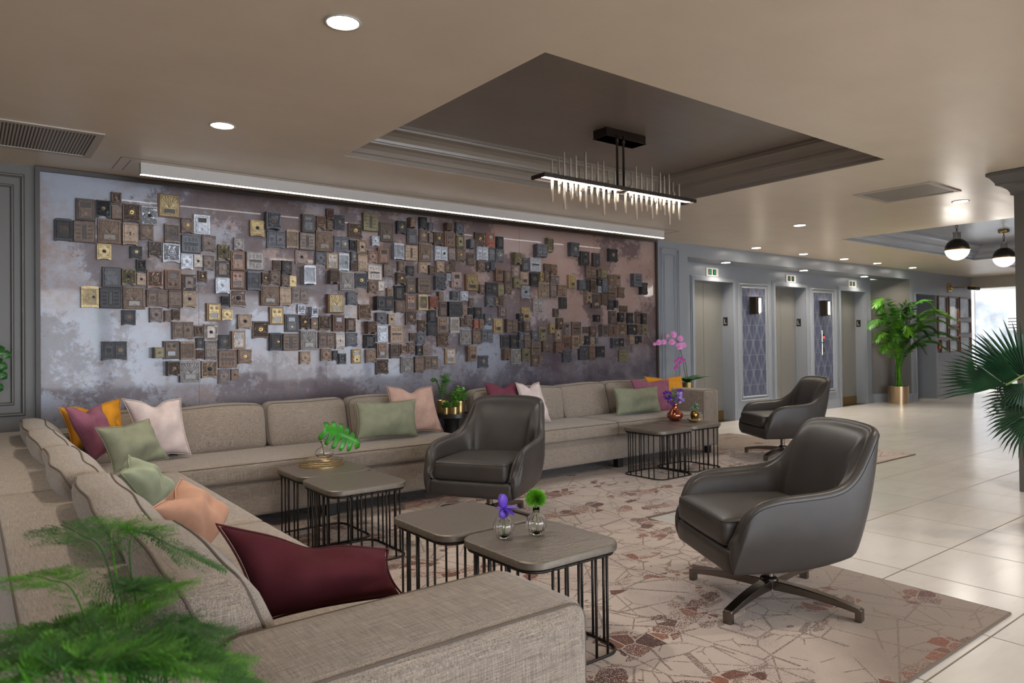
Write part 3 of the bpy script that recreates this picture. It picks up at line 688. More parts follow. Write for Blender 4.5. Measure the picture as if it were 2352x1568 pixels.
for a, b in ((1.44, 2.07), (2.10, 3.00), (3.035, 3.93), (3.965, 4.81), (4.845, 5.55)): cushion_back(S1, 'y', a, b, .575, .465, .79, .15, .15)
for a, b in ((.62, 1.14), (1.165, 1.81), (1.835, 2.49), (2.515, 3.32)): cushion_back(S1, 'x', a, b, 5.42, .465, .80)
for x, y in ((.15, 1.22), (1.0, 1.22), (1.0, 4.75), (3.28, 4.93), (3.28, 5.75), (.12, 5.78), (2.1, 4.93)):
    l_ = MB(); l_.box(x-.035, x+.035, y-.035, y+.035, .012, .105); l_.build('leg', M['black'], S1, bevel=.004)
S2 = thing('sofa', 'taupe linen sofa with one arm, nearest the lifts along the mural', 'sofa', (0, 0, 0))
block(S2, 'base', 3.74, 6.58, 4.88, 5.82, .10, .335, .02, pipes=False); block(S2, 'back_frame', 3.72, 6.60, 5.56, 5.86, .10, .69)
block(S2, 'arm', 6.345, 6.61, 4.84, 5.555, .10, .71, .03, (.003, 0, .004), ax=1, deps=(.014,))
seat(S2, 3.73, 5.02, 4.84, 5.60); seat(S2, 5.025, 6.34, 4.84, 5.60)
for a, b in ((3.74, 4.12), (4.13, 4.83), (4.84, 5.49), (5.50, 6.33)): cushion_back(S2, 'x', a, b, 5.40, .465, .80)
for x, y in ((3.8, 4.93), (6.5, 4.93), (6.5, 5.75), (3.8, 5.75), (5.1, 4.93)):
    l_ = MB(); l_.box(x-.035, x+.035, y-.035, y+.035, .012, .105); l_.build('leg', M['black'], S2, bevel=.004)

rebase(S1, (.6, 1.2, .012)); rebase(S2, (5.1, 4.9, .012))
# pillows ---------------------------------------------------------------
def pillow(label, mat, corners, p0, n, th=.09, chop=.10, lift=0.0, seed=0, group=None):
    """corners: four photo points TL, TR, BR, BL on the plane (p0, n) facing the viewer"""
    n = Vector(n).normalized(); p0 = Vector(p0)
    C4 = [onplane(x, y, p0, n)+Vector((0, 0, lift)) for x, y in corners]
    cen = sum(C4, Vector())/4; rnd = random.Random(seed)
    N = 22; P = [[], []]
    ph = [rnd.uniform(0, 6) for _ in range(8)]
    for s, sg in enumerate((1, -1)):
        for i in range(N+1):
            row = []
            for j in range(N+1):
                u = -1+2*i/N; v_ = -1+2*j/N
                uu = u*(1-.10*(1-v_*v_)*abs(u)**2); vv = v_*(1-.10*(1-u*u)*abs(v_)**2)     # edges bow inward, corners stay sharp
                if vv < 0: vv += chop*math.exp(-(u/.28)**2)*max(0, -v_)**1.5*2.2           # karate chop in the top edge
                a = (uu+1)/2; b = (vv+1)/2
                p = (C4[0]*(1-a)+C4[1]*a)*(1-b)+(C4[3]*(1-a)+C4[2]*a)*b
                e = max(0, (1-u*u))**.55*max(0, (1-v_*v_))**.55
                w_ = .010*math.sin(3.1*u+5*v_+ph[0])+.008*math.sin(7*u*v_+ph[1]+4*v_)+.006*math.sin(9*u+3*v_+ph[2])
                w_ += -.25*th*math.exp(-(u/.22)**2)*max(0, -v_)**1.2*(1 if chop else 0)
                row.append(p+n*sg*(th*e+w_*e))
            P[s].append(row)
    m_ = MB(); m_.grid(P[0]); m_.grid(P[1][::-1]); m_.v = [tuple(Vector(q)-cen) for q in m_.v]
    root = m_.build('throw_pillow', mat, None, smooth=True, loc=cen); weld(root, 2e-4); root.modifiers.new('s', 'SUBSURF').render_levels = 1
    ring = [P[0][i][0] for i in range(N)]+[P[0][N][j] for j in range(N)]+[P[0][N-i][N] for i in range(N)]+[P[0][0][N-j] for j in range(N)]
    s_ = MB(); s_.tube([q-cen for q in ring], .0028, 5, closed=True); s_.build('edge_seam', mat, root, smooth=True)
    tag(root, label, 'cushion', group)
    return root
FAR = (0, -1, .18)
pillow('mustard orange pillow standing in the sofa corner behind the mauve one', M['v_orange'], [(133, 936), (277, 915), (292, 1010), (165, 1035)], (.78, 5.45, .6), (.25, -.95, .1), .07, .12, seed=1)
pillow('dusty mauve pillow in the left sofa corner in front of the orange one', M['v_mauve'], [(147, 934), (232, 928), (262, 1035), (215, 1062)], (.66, 5.2, .6), (.75, -.62, .12), .07, .13, seed=2)
pillow('pale lilac white square pillow against the first mural-side back cushion', M['v_white'], [(280, 915), (415, 914), (439, 1044), (330, 1052)], (1.1, 5.28, .6), FAR, .08, .10, seed=3)
pillow('dark sage green pillow between the mauve and lilac white ones', M['v_sage'], [(218, 982), (342, 961), (388, 1052), (262, 1088)], (.80, 4.75, .6), (.42, -.88, .2), .08, .03, seed=4)
pillow('pale green pillow turned edge-on behind the peach one', M['v_mint'], [(276, 1085), (296, 1045), (400, 1130), (345, 1175)], (.74, 3.75, .62), (.80, -.50, .3), .09, .06, seed=5)
pillow('peach pillow leaning on the left back cushions', M['v_peach'], [(345, 1168), (416, 1098), (512, 1195), (466, 1280)], (.70, 2.75, .62), (.82, -.45, .35), .085, .10, seed=6)
pillow('burgundy velvet pillow lying against the near sofa arm', M['v_burg'], [(495, 1203), (893, 1262), (925, 1365), (590, 1432)], (.70, 1.64, .62), (-.12, -.95, .28), .075, .10, seed=7)
pillow('long sage green pillow in front of the blush one', M['v_sage'], [(814, 922), (956, 916), (962, 1004), (817, 1010)], (2.5, 5.18, .6), FAR, .08, .02, seed=8)
pillow('blush pink pillow behind the long sage green one', M['v_blush'], [(887, 886), (992, 886), (1018, 990), (900, 1000)], (3.0, 5.34, .6), FAR, .07, .10, seed=9)
pillow('plum rose pillow peeking out behind the middle leather chair', M['v_plum'], [(1112, 878), (1190, 877), (1215, 975), (1130, 980)], (4.2, 5.30, .6), FAR, .07, .08, seed=10)
pillow('near-white lilac pillow right of the middle leather chair', M['v_white'], [(1184, 878), (1238, 877), (1266, 968), (1205, 975)], (4.5, 5.20, .6), FAR, .07, .10, seed=11)
pillow('small sage green pillow on the sofa nearest the lifts', M['v_sage'], [(1407, 890), (1511, 886), (1521, 948), (1415, 953)], (5.5, 5.15, .6), FAR, .07, .03, seed=12)
pillow('mauve pillow between the small sage and orange ones', M['v_mauve'], [(1447, 870), (1536, 871), (1548, 948), (1462, 950)], (5.8, 5.24, .6), FAR, .07, .05, seed=13)
pillow('bright orange pillow beside the far sofa arm', M['v_orange'], [(1479, 864), (1566, 862), (1580, 946), (1500, 948)], (6.05, 5.33, .6), FAR, .06, .04, seed=14)

# nesting side tables ---------------------------------------------------
def ctable(x0, y0, label, s=.49, h=.45, grp='bronze wire coffee tables'):
    t_ = thing('coffee_table', label, 'coffee table', (x0+s/2, y0+s/2, .012), 0, grp)
    a = -s/2; b = s/2; H = h-.012; R = .085
    m_ = MB(); lo = [rloop(a+o, b-o, a+o, b-o, R, z, 6) for o, z in ((.004, H-.032), (0, H-.028), (0, H-.005), (.003, H-.001), (.006, H))]
    n = len(lo[0]); vs = [p for l in lo for p in l]; fs = [(k*n+i, k*n+(i+1) % n, (k+1)*n+(i+1) % n, (k+1)*n+i) for k in range(4) for i in range(n)]
    m_.add(vs, [tuple(range(n-1, -1, -1))]+fs); m_.mi = [1]*len(m_.f); m_.k = 0; m_.add(lo[4], [tuple(range(n))])
    m_.build('table_top', [M['ttop'], M['tedge']], t_, auto=40)
    f_ = MB(); f_.tube(rloop(a+.012, b-.012, a+.012, b-.012, R-.01, .006), .006, 8, closed=True); f_.build('base_ring', M['bar'], t_, smooth=True)
    f_ = MB(); f_.tube(rloop(a+.016, b-.016, a+.016, b-.016, R-.01, H-.042), .006, 8, closed=True); f_.build('top_ring', M['bar'], t_, smooth=True)
    e = s/2-.014
    for k in (-.13, -.065, .0, .09, .15):
        for sx, sy in ((k, -e), (-k, e), (-e, -k), (e, k)):
            g = MB(); g.tube([(sx, sy, .008), (sx, sy, H-.033)], .0055, 8); g.build('bar', M['bar'], t_, smooth=True)
    return t_
ctable(1.60, 1.985, 'bronze topped wire coffee table holding the two ribbed glass bud vases')
ctable(1.555, 2.50, 'bare bronze topped wire coffee table behind the one with the bud vases')
ctable(1.565, 3.655, 'bare bronze topped wire coffee table in front of the one with the brass tray')
ctable(1.59, 4.165, 'bronze topped wire coffee table holding the brass tray')
ctable(4.845, 4.165, 'far bronze topped wire coffee table with the copper vase, left one of the pair')
ctable(5.36, 4.225, 'far bronze topped wire coffee table, right one of the pair, under the gold leaf dish')
def round_table(name, label, x, y, h, r, col=.07):
    t_ = thing(name, label, 'side table', (x, y, .012))
    m_ = MB(); m_.lathe([(r*.95, h-.04), (r, h-.035), (r, h), (r-.01, h), (r-.012, h-.012), (.0001, h-.012)], n=40); m_.build('table_top', M['black'], t_, auto=40)
    m_ = MB(); m_.lathe([(col*1.5, .0), (col*1.5, .02), (col, .05), (col*.9, h*.5), (col, h-.07), (col*1.3, h-.04)], n=24); m_.build('pedestal', M['black'], t_, auto=40)
    return t_
round_table('side_table', 'black round pedestal side table with brass plant pots between the two sofas', 3.53, 5.52, .60, .165)
round_table('side_table', 'black round side table carrying the orchid behind the far sofa arm', 7.42, 5.92, .60, .2)

# swivel lounge chairs --------------------------------------------------
ST = [  # half plan stations: base (x, y), top (x, y, z)
 ((.315, -.335), (.335, -.315, .40)), ((.318, -.33), (.352, -.285, .48)), ((.32, -.30), (.362, -.235, .535)), ((.322, -.22), (.37, -.15, .562)),
 ((.322, -.08), (.368, -.03, .572)), ((.32, .06), (.36, .09, .580)), ((.315, .16), (.343, .185, .60)), ((.305, .22), (.322, .262, .65)),
 ((.292, .255), (.302, .325, .73)), ((.27, .275), (.285, .372, .80)), ((.235, .29), (.258, .405, .828)), ((.18, .30), (.20, .425, .84)), ((.09, .305), (.10, .435, .846)), ((0, .307), (0, .438, .848))]
def chair(label, x, y, face, legrot):
    root = thing('swivel_lounge_chair', label, 'armchair', (x, y, .012), 0, 'dark leather swivel lounge chairs')
    full = [(b, t_, 1) for b, t_ in ST]+[(b, t_, -1) for b, t_ in ST[-2::-1]]
    B = catmull([(b[0]*s, b[1], .225+.05*max(0, b[1])/.3) for b, t_, s in full], 3)
    T = catmull([(t_[0]*s, t_[1], t_[2]) for b, t_, s in full], 3)
    n = len(B); ctr = Vector((0, -.02, 0)); G = []
    for i in range(n):
        b = B[i]; t_ = T[i]; tn_ = (T[min(i+1, n-1)]-T[max(i-1, 0)]); tn_.z = 0; tn_.normalize()
        inn = Vector((-tn_.y, tn_.x, 0))
        inn = (Vector((0, max(-.02, 0) if t_.y > -.02 else t_.y, 0))-Vector((t_.x, t_.y, 0))).normalized()
        hb = max(0, min(1, (t_.z-.57)/.2)); th = .046-.004*hb; up = Vector((0, 0, 1))
        row = []
        cb = Vector((b.x*.72, b.y*.78, b.z-.004)); row.append(cb); row.append(b*.94+Vector((0, 0, b.z*.06-.006))); row.append(b+Vector((0, 0, .012)))
        H = t_.z-b.z
        for k in range(1, 8):
            u = k/8; p = b.lerp(t_, u)-inn*(.022*math.sin(PI*u)*(1-.3*u)); p.z = b.z+.012+(H-.035)*u; row.append(p)
        for a in range(0, 7):
            q = PI*a/6; row.append(t_+inn*(th*(1-math.cos(q))/2)+up*(-.022+.022*math.sin(q)))
        tt = .072+.05*hb; zb_ = .33; z_t = t_.z-.012
        for k in range(1, 12):
            u = (k/11)**1.3; z = z_t+(zb_-z_t)*u; dz = t_.z-z
            bo = b.lerp(t_, max(0, (z-b.z)/(t_.z-b.z)))                       # outer skin at this height
            off = th+(tt-th)*(1-math.exp(-dz/(.035+.04*hb)))+.03*hb*u
            p = Vector((bo.x, bo.y, z))+inn*off; row.append(p)
        G.append(row)
    m_ = MB(); m_.grid(G); L_ = len(G[0])
    for e in (0, n-1):          # close the arm fronts with a soft pad
        row = G[e]; c = sum(row[2:], Vector())/len(row[2:])+Vector((0, -.022, 0)); base = len(m_.v)
        mid = [p.lerp(c, .45)+Vector((0, -.012, 0)) for p in row]
        m_.add(row+mid+[c], [((i, i+1, L_+i+1, L_+i) if e == n-1 else (i+1, i, L_+i, L_+i+1)) for i in range(L_-1)]+[((L_+i, L_+i+1, 2*L_) if e == n-1 else (L_+i+1, L_+i, 2*L_)) for i in range(L_-1)])
    # underside
    under = [r[0] for r in G]; m_.add(under+[Vector((0, -.02, .225))], [(i+1, i, n) for i in range(n-1)]+[(0, n-1, n)])
    rot = Matrix.Rotation(face, 4, 'Z')
    def put(mb): mb.v = [tuple(rot @ Vector(p)) for p in mb.v]
    put(m_); o = m_.build('shell', M['leather'], root, smooth=True); weld(o, 5e-4)
    o.modifiers.new('s', 'SUBSURF').render_levels = 1
    m_ = MB(); softbox(m_, -.30, .30, -.345, -.26, .220, .335, .03, (0, .006, 0), 6); put(m_); weld(m_.build('front_rail', M['leather'], root, smooth=True))
    m_ = MB(); softbox(m_, -.262, .262, -.352, .20, .335, .455, .028, (.004, .006, .02), 10); put(m_); o = m_.build('seat_cushion', M['leather'], root, smooth=True); weld(o)
    m_ = MB(); m_.tube(rloop(-.26, .26, -.35, .20, .028, .445), .0022, 5, closed=True); m_.tube(rloop(-.26, .26, -.35, .20, .028, .347), .0022, 5, closed=True); put(m_); m_.build('piping', M['seam'], o, smooth=True)
    m_ = MB()
    m_.tube([G[i][10]+(G[i][9]-G[i][10]).normalized()*.004+Vector((0, 0, .0)) for i in range(n)], .0022, 5)
    put(m_); m_.build('seam', M['seam'], root, smooth=True)
    m_ = MB(); m_.lathe([(.022, .07), (.022, .24)], n=20); m_.lathe([(.04, .06), (.042, .065), (.042, .105), (.03, .115)], n=24); m_.lathe([(.03, .205), (.09, .215), (.09, .232)], n=24); m_.build('column', M['steel'], root, auto=40)
    for k in range(4):
        a = legrot+k*PI/2; m_ = MB(); d = Vector((math.cos(a), math.sin(a), 0)); s_ = Vector((-d.y, d.x, 0)); P = []
        for i in range(11):
            u = i/10; rr = .03+.385*u; zt = .098-.040*u*u*1.0; zb = zt-.045+.022*u; w_ = .026-.005*u
            c = d*rr; P.append([c-s_*w_+Vector((0, 0, zb)), c+s_*w_+Vector((0, 0, zb)), c+s_*w_+Vector((0, 0, zt)), c-s_*w_+Vector((0, 0, zt)), c-s_*w_+Vector((0, 0, zb))])
        m_.grid(P); m_.add(P[-1][:4], [(0, 1, 2, 3)])
        c = d*.408; m_.add([c+s_*sx*.021+d*sy*.014+Vector((0, 0, z)) for z in (0, .055) for sx, sy in ((-1, -1), (1, -1), (1, 1), (-1, 1))], [(0, 3, 2, 1), (4, 5, 6, 7), (0, 1, 5, 4), (1, 2, 6, 5), (2, 3, 7, 6), (3, 0, 4, 7)])
        o = m_.build('leg', M['steel'], root); weld(o); b = o.modifiers.new('b', 'BEVEL'); b.width = .004; b.segments = 2; b.limit_method = 'ANGLE'
    return root
chair('nearest dark brown leather swivel lounge chair on the right corner of the rug', 3.04, 1.955, math.radians(-119), math.radians(8))
chair('middle dark brown leather swivel lounge chair facing the viewer behind the bare coffee table', 2.90, 4.05, math.radians(-58.6), math.radians(20))
chair('farthest dark brown leather swivel lounge chair in front of the lifts', 6.88, 4.24, math.radians(-122), math.radians(188))

# ================================================================== TOY SAFES AND MAILBOX DOORS ON THE MURAL
# kind, colour, centre x, centre z, width, height, depth (mm on the wall)
BOXES = 'Ob 921 2407 76 104 29;Wb 714 2299 131 168 36;Gk 832 2316 96 136 32;Pb 923 2298 74 105 37;Fb 1026 2304 125 145 38;Hs 1156 2299 115 140 25;Ro 1300 2393 165 192 24;Kk 570 2133 119 171 42;Sb 706 2130 147 165 30;Rn 874 2149 161 190 29;Lt 1014 2136 107 174 46;Nb 1134 2163 99 126 34;Ku 1320 2172 118 166 45;Na 1433 2242 95 124 42;No 836 1987 98 125 34;Nk 1057 1997 88 95 38;Ok 1093 1894 75 102 27;Gu 1194 2030 97 133 38;Fs 1311 2008 131 156 43;sg 1462 2093 151 148 36;Wg 886 1792 133 161 40;Gy 1004 1799 98 131 39;Pt 1094 1788 71 99 25;Fc 1190 1790 115 146 41;tw 1324 1793 127 162 37;Eu 1447 1776 108 136 31;Ob 1552 1830 78 100 25;Ko 739 1636 118 167 43;Sk 878 1630 152 158 34;Rn 1041 1638 158 180 40;Db 1205 1638 155 140 43;Lb 1337 1634 100 150 40;Ct 1446 1637 108 136 44;Nk 1003 1482 98 121 33;Nu 1198 1505 97 120 42;Nb 1284 1497 55 94 34;Bb 1345 1510 60 93 45;Db 1395 1381 162 146 43;Ob 1518 1375 76 98 26;Nk 1527 1276 63 95 27;Be 1529 1183 62 82 29;Dk 902 1224 171 148 45;Py 1202 1204 69 89 125;Tb 1309 1224 125 148 34;Kn 1432 1216 116 157 38;Gb 1313 1074 92 120 105;Rp 1446 1045 159 177 60;Ws 1550 2263 135 169 31;Co 2003 2271 122 142 35;Fg 2128 2344 124 155 85;Dg 2168 2187 163 154 32;Kt 2316 2204 113 171 32;Cu 1602 2108 109 135 37;Ns 1430 1947 95 130 37;Pl 1514 1956 71 107 44;Nu 1600 1946 89 127 39;Np 1844 2122 83 107 44;Gy 1722 2042 98 134 43;Wc 1834 1977 121 166 46;sp 1982 1985 156 159 39;Eu 1712 1902 111 140 28;Cs 1708 1761 115 136 43;Tc 1830 1814 120 156 45;Kg 1968 1814 114 173 44;Ob 2071 1839 69 106 37;Nb 2153 1850 90 121 40;Bb 2175 1960 70 89 29;Nk 2260 1942 94 126 42;Nb 2245 1825 70 103 37;Po 2316 1824 67 101 30;Fq 1838 1656 135 157 25;Bk 1729 1632 58 81 43;Rn 2107 1690 160 179 45;Lt 2241 1685 103 170 46;Du 2383 1696 159 145 26;Bs 2393 1579 70 85 30;Ks 2448 1883 112 172 100;Cq 2401 2046 116 129 20;Os 2496 1549 66 101 80;To 1638 1536 119 153 42;No 1746 1517 89 99 33;El 1615 1369 109 138 27;Lu 1614 1216 99 163 30;Ft 1598 1056 126 146 41;Ct 1890 1458 116 129 43;Fa 2026 1388 139 156 25;To 2167 1512 126 161 38;Wg 2304 1449 126 161 25;Gb 2420 1458 81 135 40;Pb 2513 1446 71 101 31;Fb 2605 1454 108 134 43;Kk 2154 1284 112 161 46;Sb 2290 1279 143 156 35;Rp 2457 1296 160 181 46;Nk 1720 1284 97 126 31;Wl 1835 1301 114 156 50;sw 1748 1141 153 152 26;Cn 1888 1157 113 128 37;Nu 1720 994 98 123 25;Pw 1806 1006 68 99 28;Wg 2457 2355 118 166 55;Gn 2587 2373 89 130 33;Nb 2669 2358 64 94 37;Be 2669 2461 70 104 50;Hg 2767 2398 108 139 27;Fa 2927 2328 140 151 25;Sy 3079 2426 159 174 43;Rb 3254 2346 161 191 31;Nk 3414 2406 101 126 45;Su 2447 2191 144 157 45;Rn 2612 2206 164 193 44;Dg 2778 2192 152 149 32;Ok 2894 2191 70 102 34;Et 2991 2182 106 135 35;Ng 2577 2047 100 120 38;Tl 2690 2027 117 155 37;Ks 2804 2026 105 166 36;Ng 2905 2081 60 98 38;Bb 2902 1989 63 81 45;Lt 2996 2030 103 165 35;Nc 3103 2095 102 118 33;Wc 3216 2114 119 158 40;Ns 3124 2247 79 97 55;sl 3124 1944 149 147 29;Cu 3276 1969 110 127 31;Ks 3375 2164 115 163 60;St 3517 2158 144 155 46;Rn 3692 2176 152 186 35;Gb 2690 1878 88 130 90;Rp 2836 1848 149 180 36;Fg 2984 1859 123 148 24;Nw 3102 1800 98 115 33;Pl 3187 1814 67 95 37;Bt 3282 1761 63 82 45;Gb 3398 1896 96 124 60;Ek 3388 1755 112 148 24;Wb 3514 1832 119 151 38;sb 3668 1840 155 157 38;Nb 3412 2019 72 100 30;Nk 3515 1982 86 101 30;Nt 3664 2022 105 116 25;Ob 3768 2003 77 100 38;Ro 2707 1632 156 177 75;Cg 2886 1686 107 127 34;Dk 3203 1646 178 139 90;Cb 3393 1618 108 121 39;Tc 3516 1668 119 159 32;Ko 3652 1668 113 165 40;Gr 3780 1670 98 133 40;Nn 3523 2462 66 103 80;Nk 3664 2473 84 120 45;Ng 3757 2442 60 97 24;Wg 3540 2328 120 161 30;Na 3673 2345 100 131 25;Pb 3752 2330 55 100 39;te 2745 1454 118 161 45;Eb 2870 1435 101 136 30;Db 2628 1293 157 148 34;Ll 2760 1284 93 151 37;Cg 2874 1296 117 136 31;Nt 2425 1136 98 117 32;Nn 2624 1159 101 115 31;Nk 2708 1150 60 97 32;Og 2780 1119 75 104 37;Wo 2929 1138 100 137 25;Cn 3074 1138 106 132 30;Ek 3064 1279 121 135 31;Gw 3067 1411 94 124 85;Ng 3184 1502 105 115 45;Pt 3300 1497 75 103 30;Ws 3202 1353 116 162 32;Tn 3190 1190 112 150 41;Fb 3194 1032 128 151 30;Fb 3518 1512 119 145 30;st 3358 1350 148 171 25;Kb 3334 1184 107 153 37;Oc 3430 1197 75 104 40;Nb 3518 1208 86 109 31;Rp 3473 1043 142 165 29;Lw 3601 1042 104 163 42;Db 3746 1054 162 139 29;Bb 3536 1320 70 86 30;Ng 3628 1301 105 123 28;Nk 3605 1184 64 105 34;Pw 3671 1186 62 99 39;Gb 3642 1431 92 128 26;Ck 3763 1392 115 125 31;Ek 3762 1527 103 136 31;Fn 3019 1561 132 152 25;Fb 3845 2330 113 138 42;Bw 3954 2459 67 82 85;Ng 4108 2458 104 126 40;tw 3988 2335 133 161 34;Ey 4109 2319 104 136 43;Ng 4236 2302 65 99 80;Fa 4366 2367 123 150 30;tr 4520 2371 121 162 20;Ek 4638 2351 99 135 28;Ds 3878 2178 157 150 31;Lu 4004 2180 89 143 38;Cb 4111 2178 113 137 43;tb 4251 2148 107 138 20;Ds 4397 2213 156 149 34;Lg 4525 2208 82 149 29;Ng 4636 2210 119 139 27;Gy 4857 2188 97 133 70;Wg 4988 2132 104 154 36;Dg 5200 2297 155 149 80;ss 5137 2138 160 164 28;Nt 3861 2042 97 117 42;Nb 3945 2031 66 94 42;Bb 4023 2056 72 95 28;Nb 4380 2076 99 121 35;Nk 4465 2071 62 102 30;Bg 4529 2083 61 90 42;Bs 3962 1938 53 79 38;Wq 4058 1914 125 167 42;Fg 3854 1873 122 144 55;Ro 4258 1895 165 180 40;Nb 4388 1830 71 101 32;Dk 4519 1838 155 141 27;Ly 4641 1828 84 139 30;tw 4612 1996 99 146 55;Eb 4733 1981 105 136 41;Nb 4743 1846 100 119 30;Eq 4856 2045 102 129 25;Tt 4977 1973 117 146 32;Cy 4867 1916 99 121 33;Kk 5120 1971 117 164 33;Oo 5224 2001 60 107 33;Nb 5294 2007 74 116 44;Fs 4995 1818 120 151 25;Rt 5263 1846 158 183 30;Dp 5171 1677 160 148 30;Pb 3863 1740 62 92 50;Og 4026 1749 76 94 55;Ns 4158 1749 100 107 30;Nb 4246 1686 56 92 27;Wb 3898 1608 109 161 24;sk 4037 1608 164 158 45;Pc 4156 1600 64 107 43;Bk 4230 1589 69 76 46;Nk 4332 1572 99 124 34;Ng 4486 1704 101 125 45;Nb 4570 1694 61 103 45;Bb 4638 1710 64 92 44;Eu 4666 1592 114 131 25;To 4993 1575 120 146 29;Pk 4894 1532 61 89 65;Ng 4464 1504 103 125 45;Nr 4302 1454 68 104 40;Pw 4373 1456 66 101 42;Ob 4130 1471 64 103 39;Nb 4211 1482 90 114 35;Kl 4036 1441 116 170 30;Tn 3886 1444 123 160 32;Fw 3889 1288 131 145 30;Rp 4169 1318 145 168 40;Lb 4313 1318 108 161 29;Dg 4454 1325 156 148 25;Vo 4596 1436 122 161 37;Db 4776 1437 156 148 55;Ok 4912 1428 64 105 30;Eb 4996 1424 98 130 42;Tk 4694 1265 115 150 35;Kk 4817 1264 106 159 25;Ng 4912 1322 66 97 44;Lb 5000 1264 90 158 39;Bg 4908 1226 67 72 44;Ng 5108 1332 101 119 44;Wy 5242 1349 113 162 25;sb 5118 1185 141 152 44;Cb 5287 1201 120 124 37;Gw 4696 1123 90 130 65;Rp 4851 1096 138 172 24;Fy 4980 1110 115 142 40;Nb 5118 1042 102 127 25;Pb 5202 1051 61 103 28;Tl 3978 1116 128 165 35;Tn 4233 1140 111 164 70;Fg 4398 1050 127 139 25;Ky 5340 2376 88 171 65;Fg 5716 2348 134 168 70;Rk 5890 2258 137 167 65;Tk 6094 2254 111 162 55;Fk 6392 2327 159 163 31;Bb 5308 2113 87 91 39;Nc 5410 2095 100 122 36;Du 5427 1978 134 97 33;Vo 5687 1966 110 163 50;Db 6016 2096 178 150 25;Nb 6132 2085 48 100 45;Ey 6226 2089 112 122 37;Nb 6363 2010 113 153 25;Wn 6476 2019 108 154 32;sg 6792 2032 142 170 75;Ck 6932 1930 110 158 60;Cg 5847 1931 106 126 50;Tk 5955 1939 65 140 30;Kb 6036 1932 92 158 43;Nk 6149 1982 68 88 34;Lg 6235 1930 95 165 41;Bs 6153 1892 63 85 32;sb 6370 1851 140 156 28;Cb 6534 1868 117 137 25;Gt 5940 1785 90 135 65;Rb 6088 1750 147 176 40;Fb 6228 1769 115 147 36;Nk 6353 1706 106 129 25;Nk 6435 1719 52 99 42;Lu 5406 1846 95 159 28;Dn 5530 1858 148 127 41;Tk 5539 1710 85 140 70;Ob 5435 1594 69 101 40;Gb 5490 1468 87 133 50;Ok 6085 1538 70 87 65;Bb 6581 1662 134 85 25;Wb 6372 1551 115 162 40;Gk 6512 1557 84 117 50;Fk 6693 1547 107 141 25;tb 6843 1557 100 158 25;Ek 6939 1544 87 140 44;Wu 5611 1408 99 158 20;sb 5766 1413 152 160 20;Po 5368 1409 69 108 45;Et 5456 1333 95 133 42;Te 5610 1248 120 153 20;Kt 5732 1248 114 163 42;Ot 5851 1275 66 99 24;Nk 5923 1270 73 109 38;Nb 6024 1376 96 122 43;Bb 5925 1392 97 83 20;Ku 6196 1391 105 154 70;Sw 6380 1388 149 148 25;Rn 6544 1400 163 173 30;Dk 6726 1400 154 138 30;Nb 6847 1400 84 121 36;Ny 6958 1400 110 130 33;Nt 6016 1258 79 96 34;Pg 6083 1260 50 83 41;Kg 6394 1235 102 131 55;Nk 6528 1240 95 109 24;Nt 6712 1264 97 115 35;Nk 6804 1268 61 106 25;Bk 6873 1277 68 88 27;Cc 5462 1190 112 135 55;Rg 5863 1120 142 173 50;Lw 6016 1116 109 163 27;Dk 6159 1128 148 141 26;Fg 5598 1087 126 144 40;Dy 6565 1069 170 150 25'

KIND = dict(R=('mailbox_door', 'mailbox door', 'sunburst mailbox door with low window'), W=('mailbox_door', 'mailbox door', 'mailbox door with window over its knob'),
 T=('mailbox_door', 'mailbox door', 'mailbox door, two dials over a window'), t=('mailbox_door', 'mailbox door', 'mailbox door, window over two dials'),
 V=('mailbox_door', 'mailbox door', 'mailbox door, one dial over a window'), S=('mail_slot_plate', 'mail slot', 'plate with upright slot'), s=('mail_slot_plate', 'mail slot', 'plate with level slot'),
 D=('toy_safe', 'toy safe', 'double-door toy safe'), F=('toy_safe', 'toy safe', 'filigree toy safe with round dial'), C=('toy_safe', 'toy safe', 'toy safe with ringed dial'),
 K=('toy_safe', 'toy safe', 'tall arched toy safe with beaded edges'), G=('toy_safe', 'toy safe', 'toy safe with arched feet'), N=('toy_safe', 'toy safe', 'small toy safe with knob'),
 O=('toy_safe', 'toy safe', 'small recessed toy safe with ledge'), L=('toy_safe', 'toy safe', 'tall plain toy safe with key relief'), P=('toy_safe', 'toy safe', 'small plain plate with knob'),
 B=('toy_safe', 'toy safe', 'small banded toy safe'), E=('toy_safe', 'toy safe', 'flat framed plate with centre boss'), H=('toy_safe', 'toy safe', 'rough cast toy safe plate with dark knob'))
CN = dict(b='dark bronze', k='black iron', g='gunmetal grey', u='brown-grey', s='silver', p='pewter', l='pale grey', t='tan bronze', n='bronze', y='olive brass', o='bright brass',
          c='copper', q='pinkish copper', w='rusty brown', e='dark red copper', r='orange-red', a='brass-dialled brown')
BX = []
for it in BOXES.split(';'):
    q = it.split(); BX.append(dict(k=q[0][0], c=q[0][1], x=int(q[1])/1000, z=int(q[2])/1000, w=int(q[3])/1000, h=int(q[4])/1000, d=int(q[5])/1000))
for b in BX: b['base'] = CN[b['c']]+' '+KIND[b['k']][2]
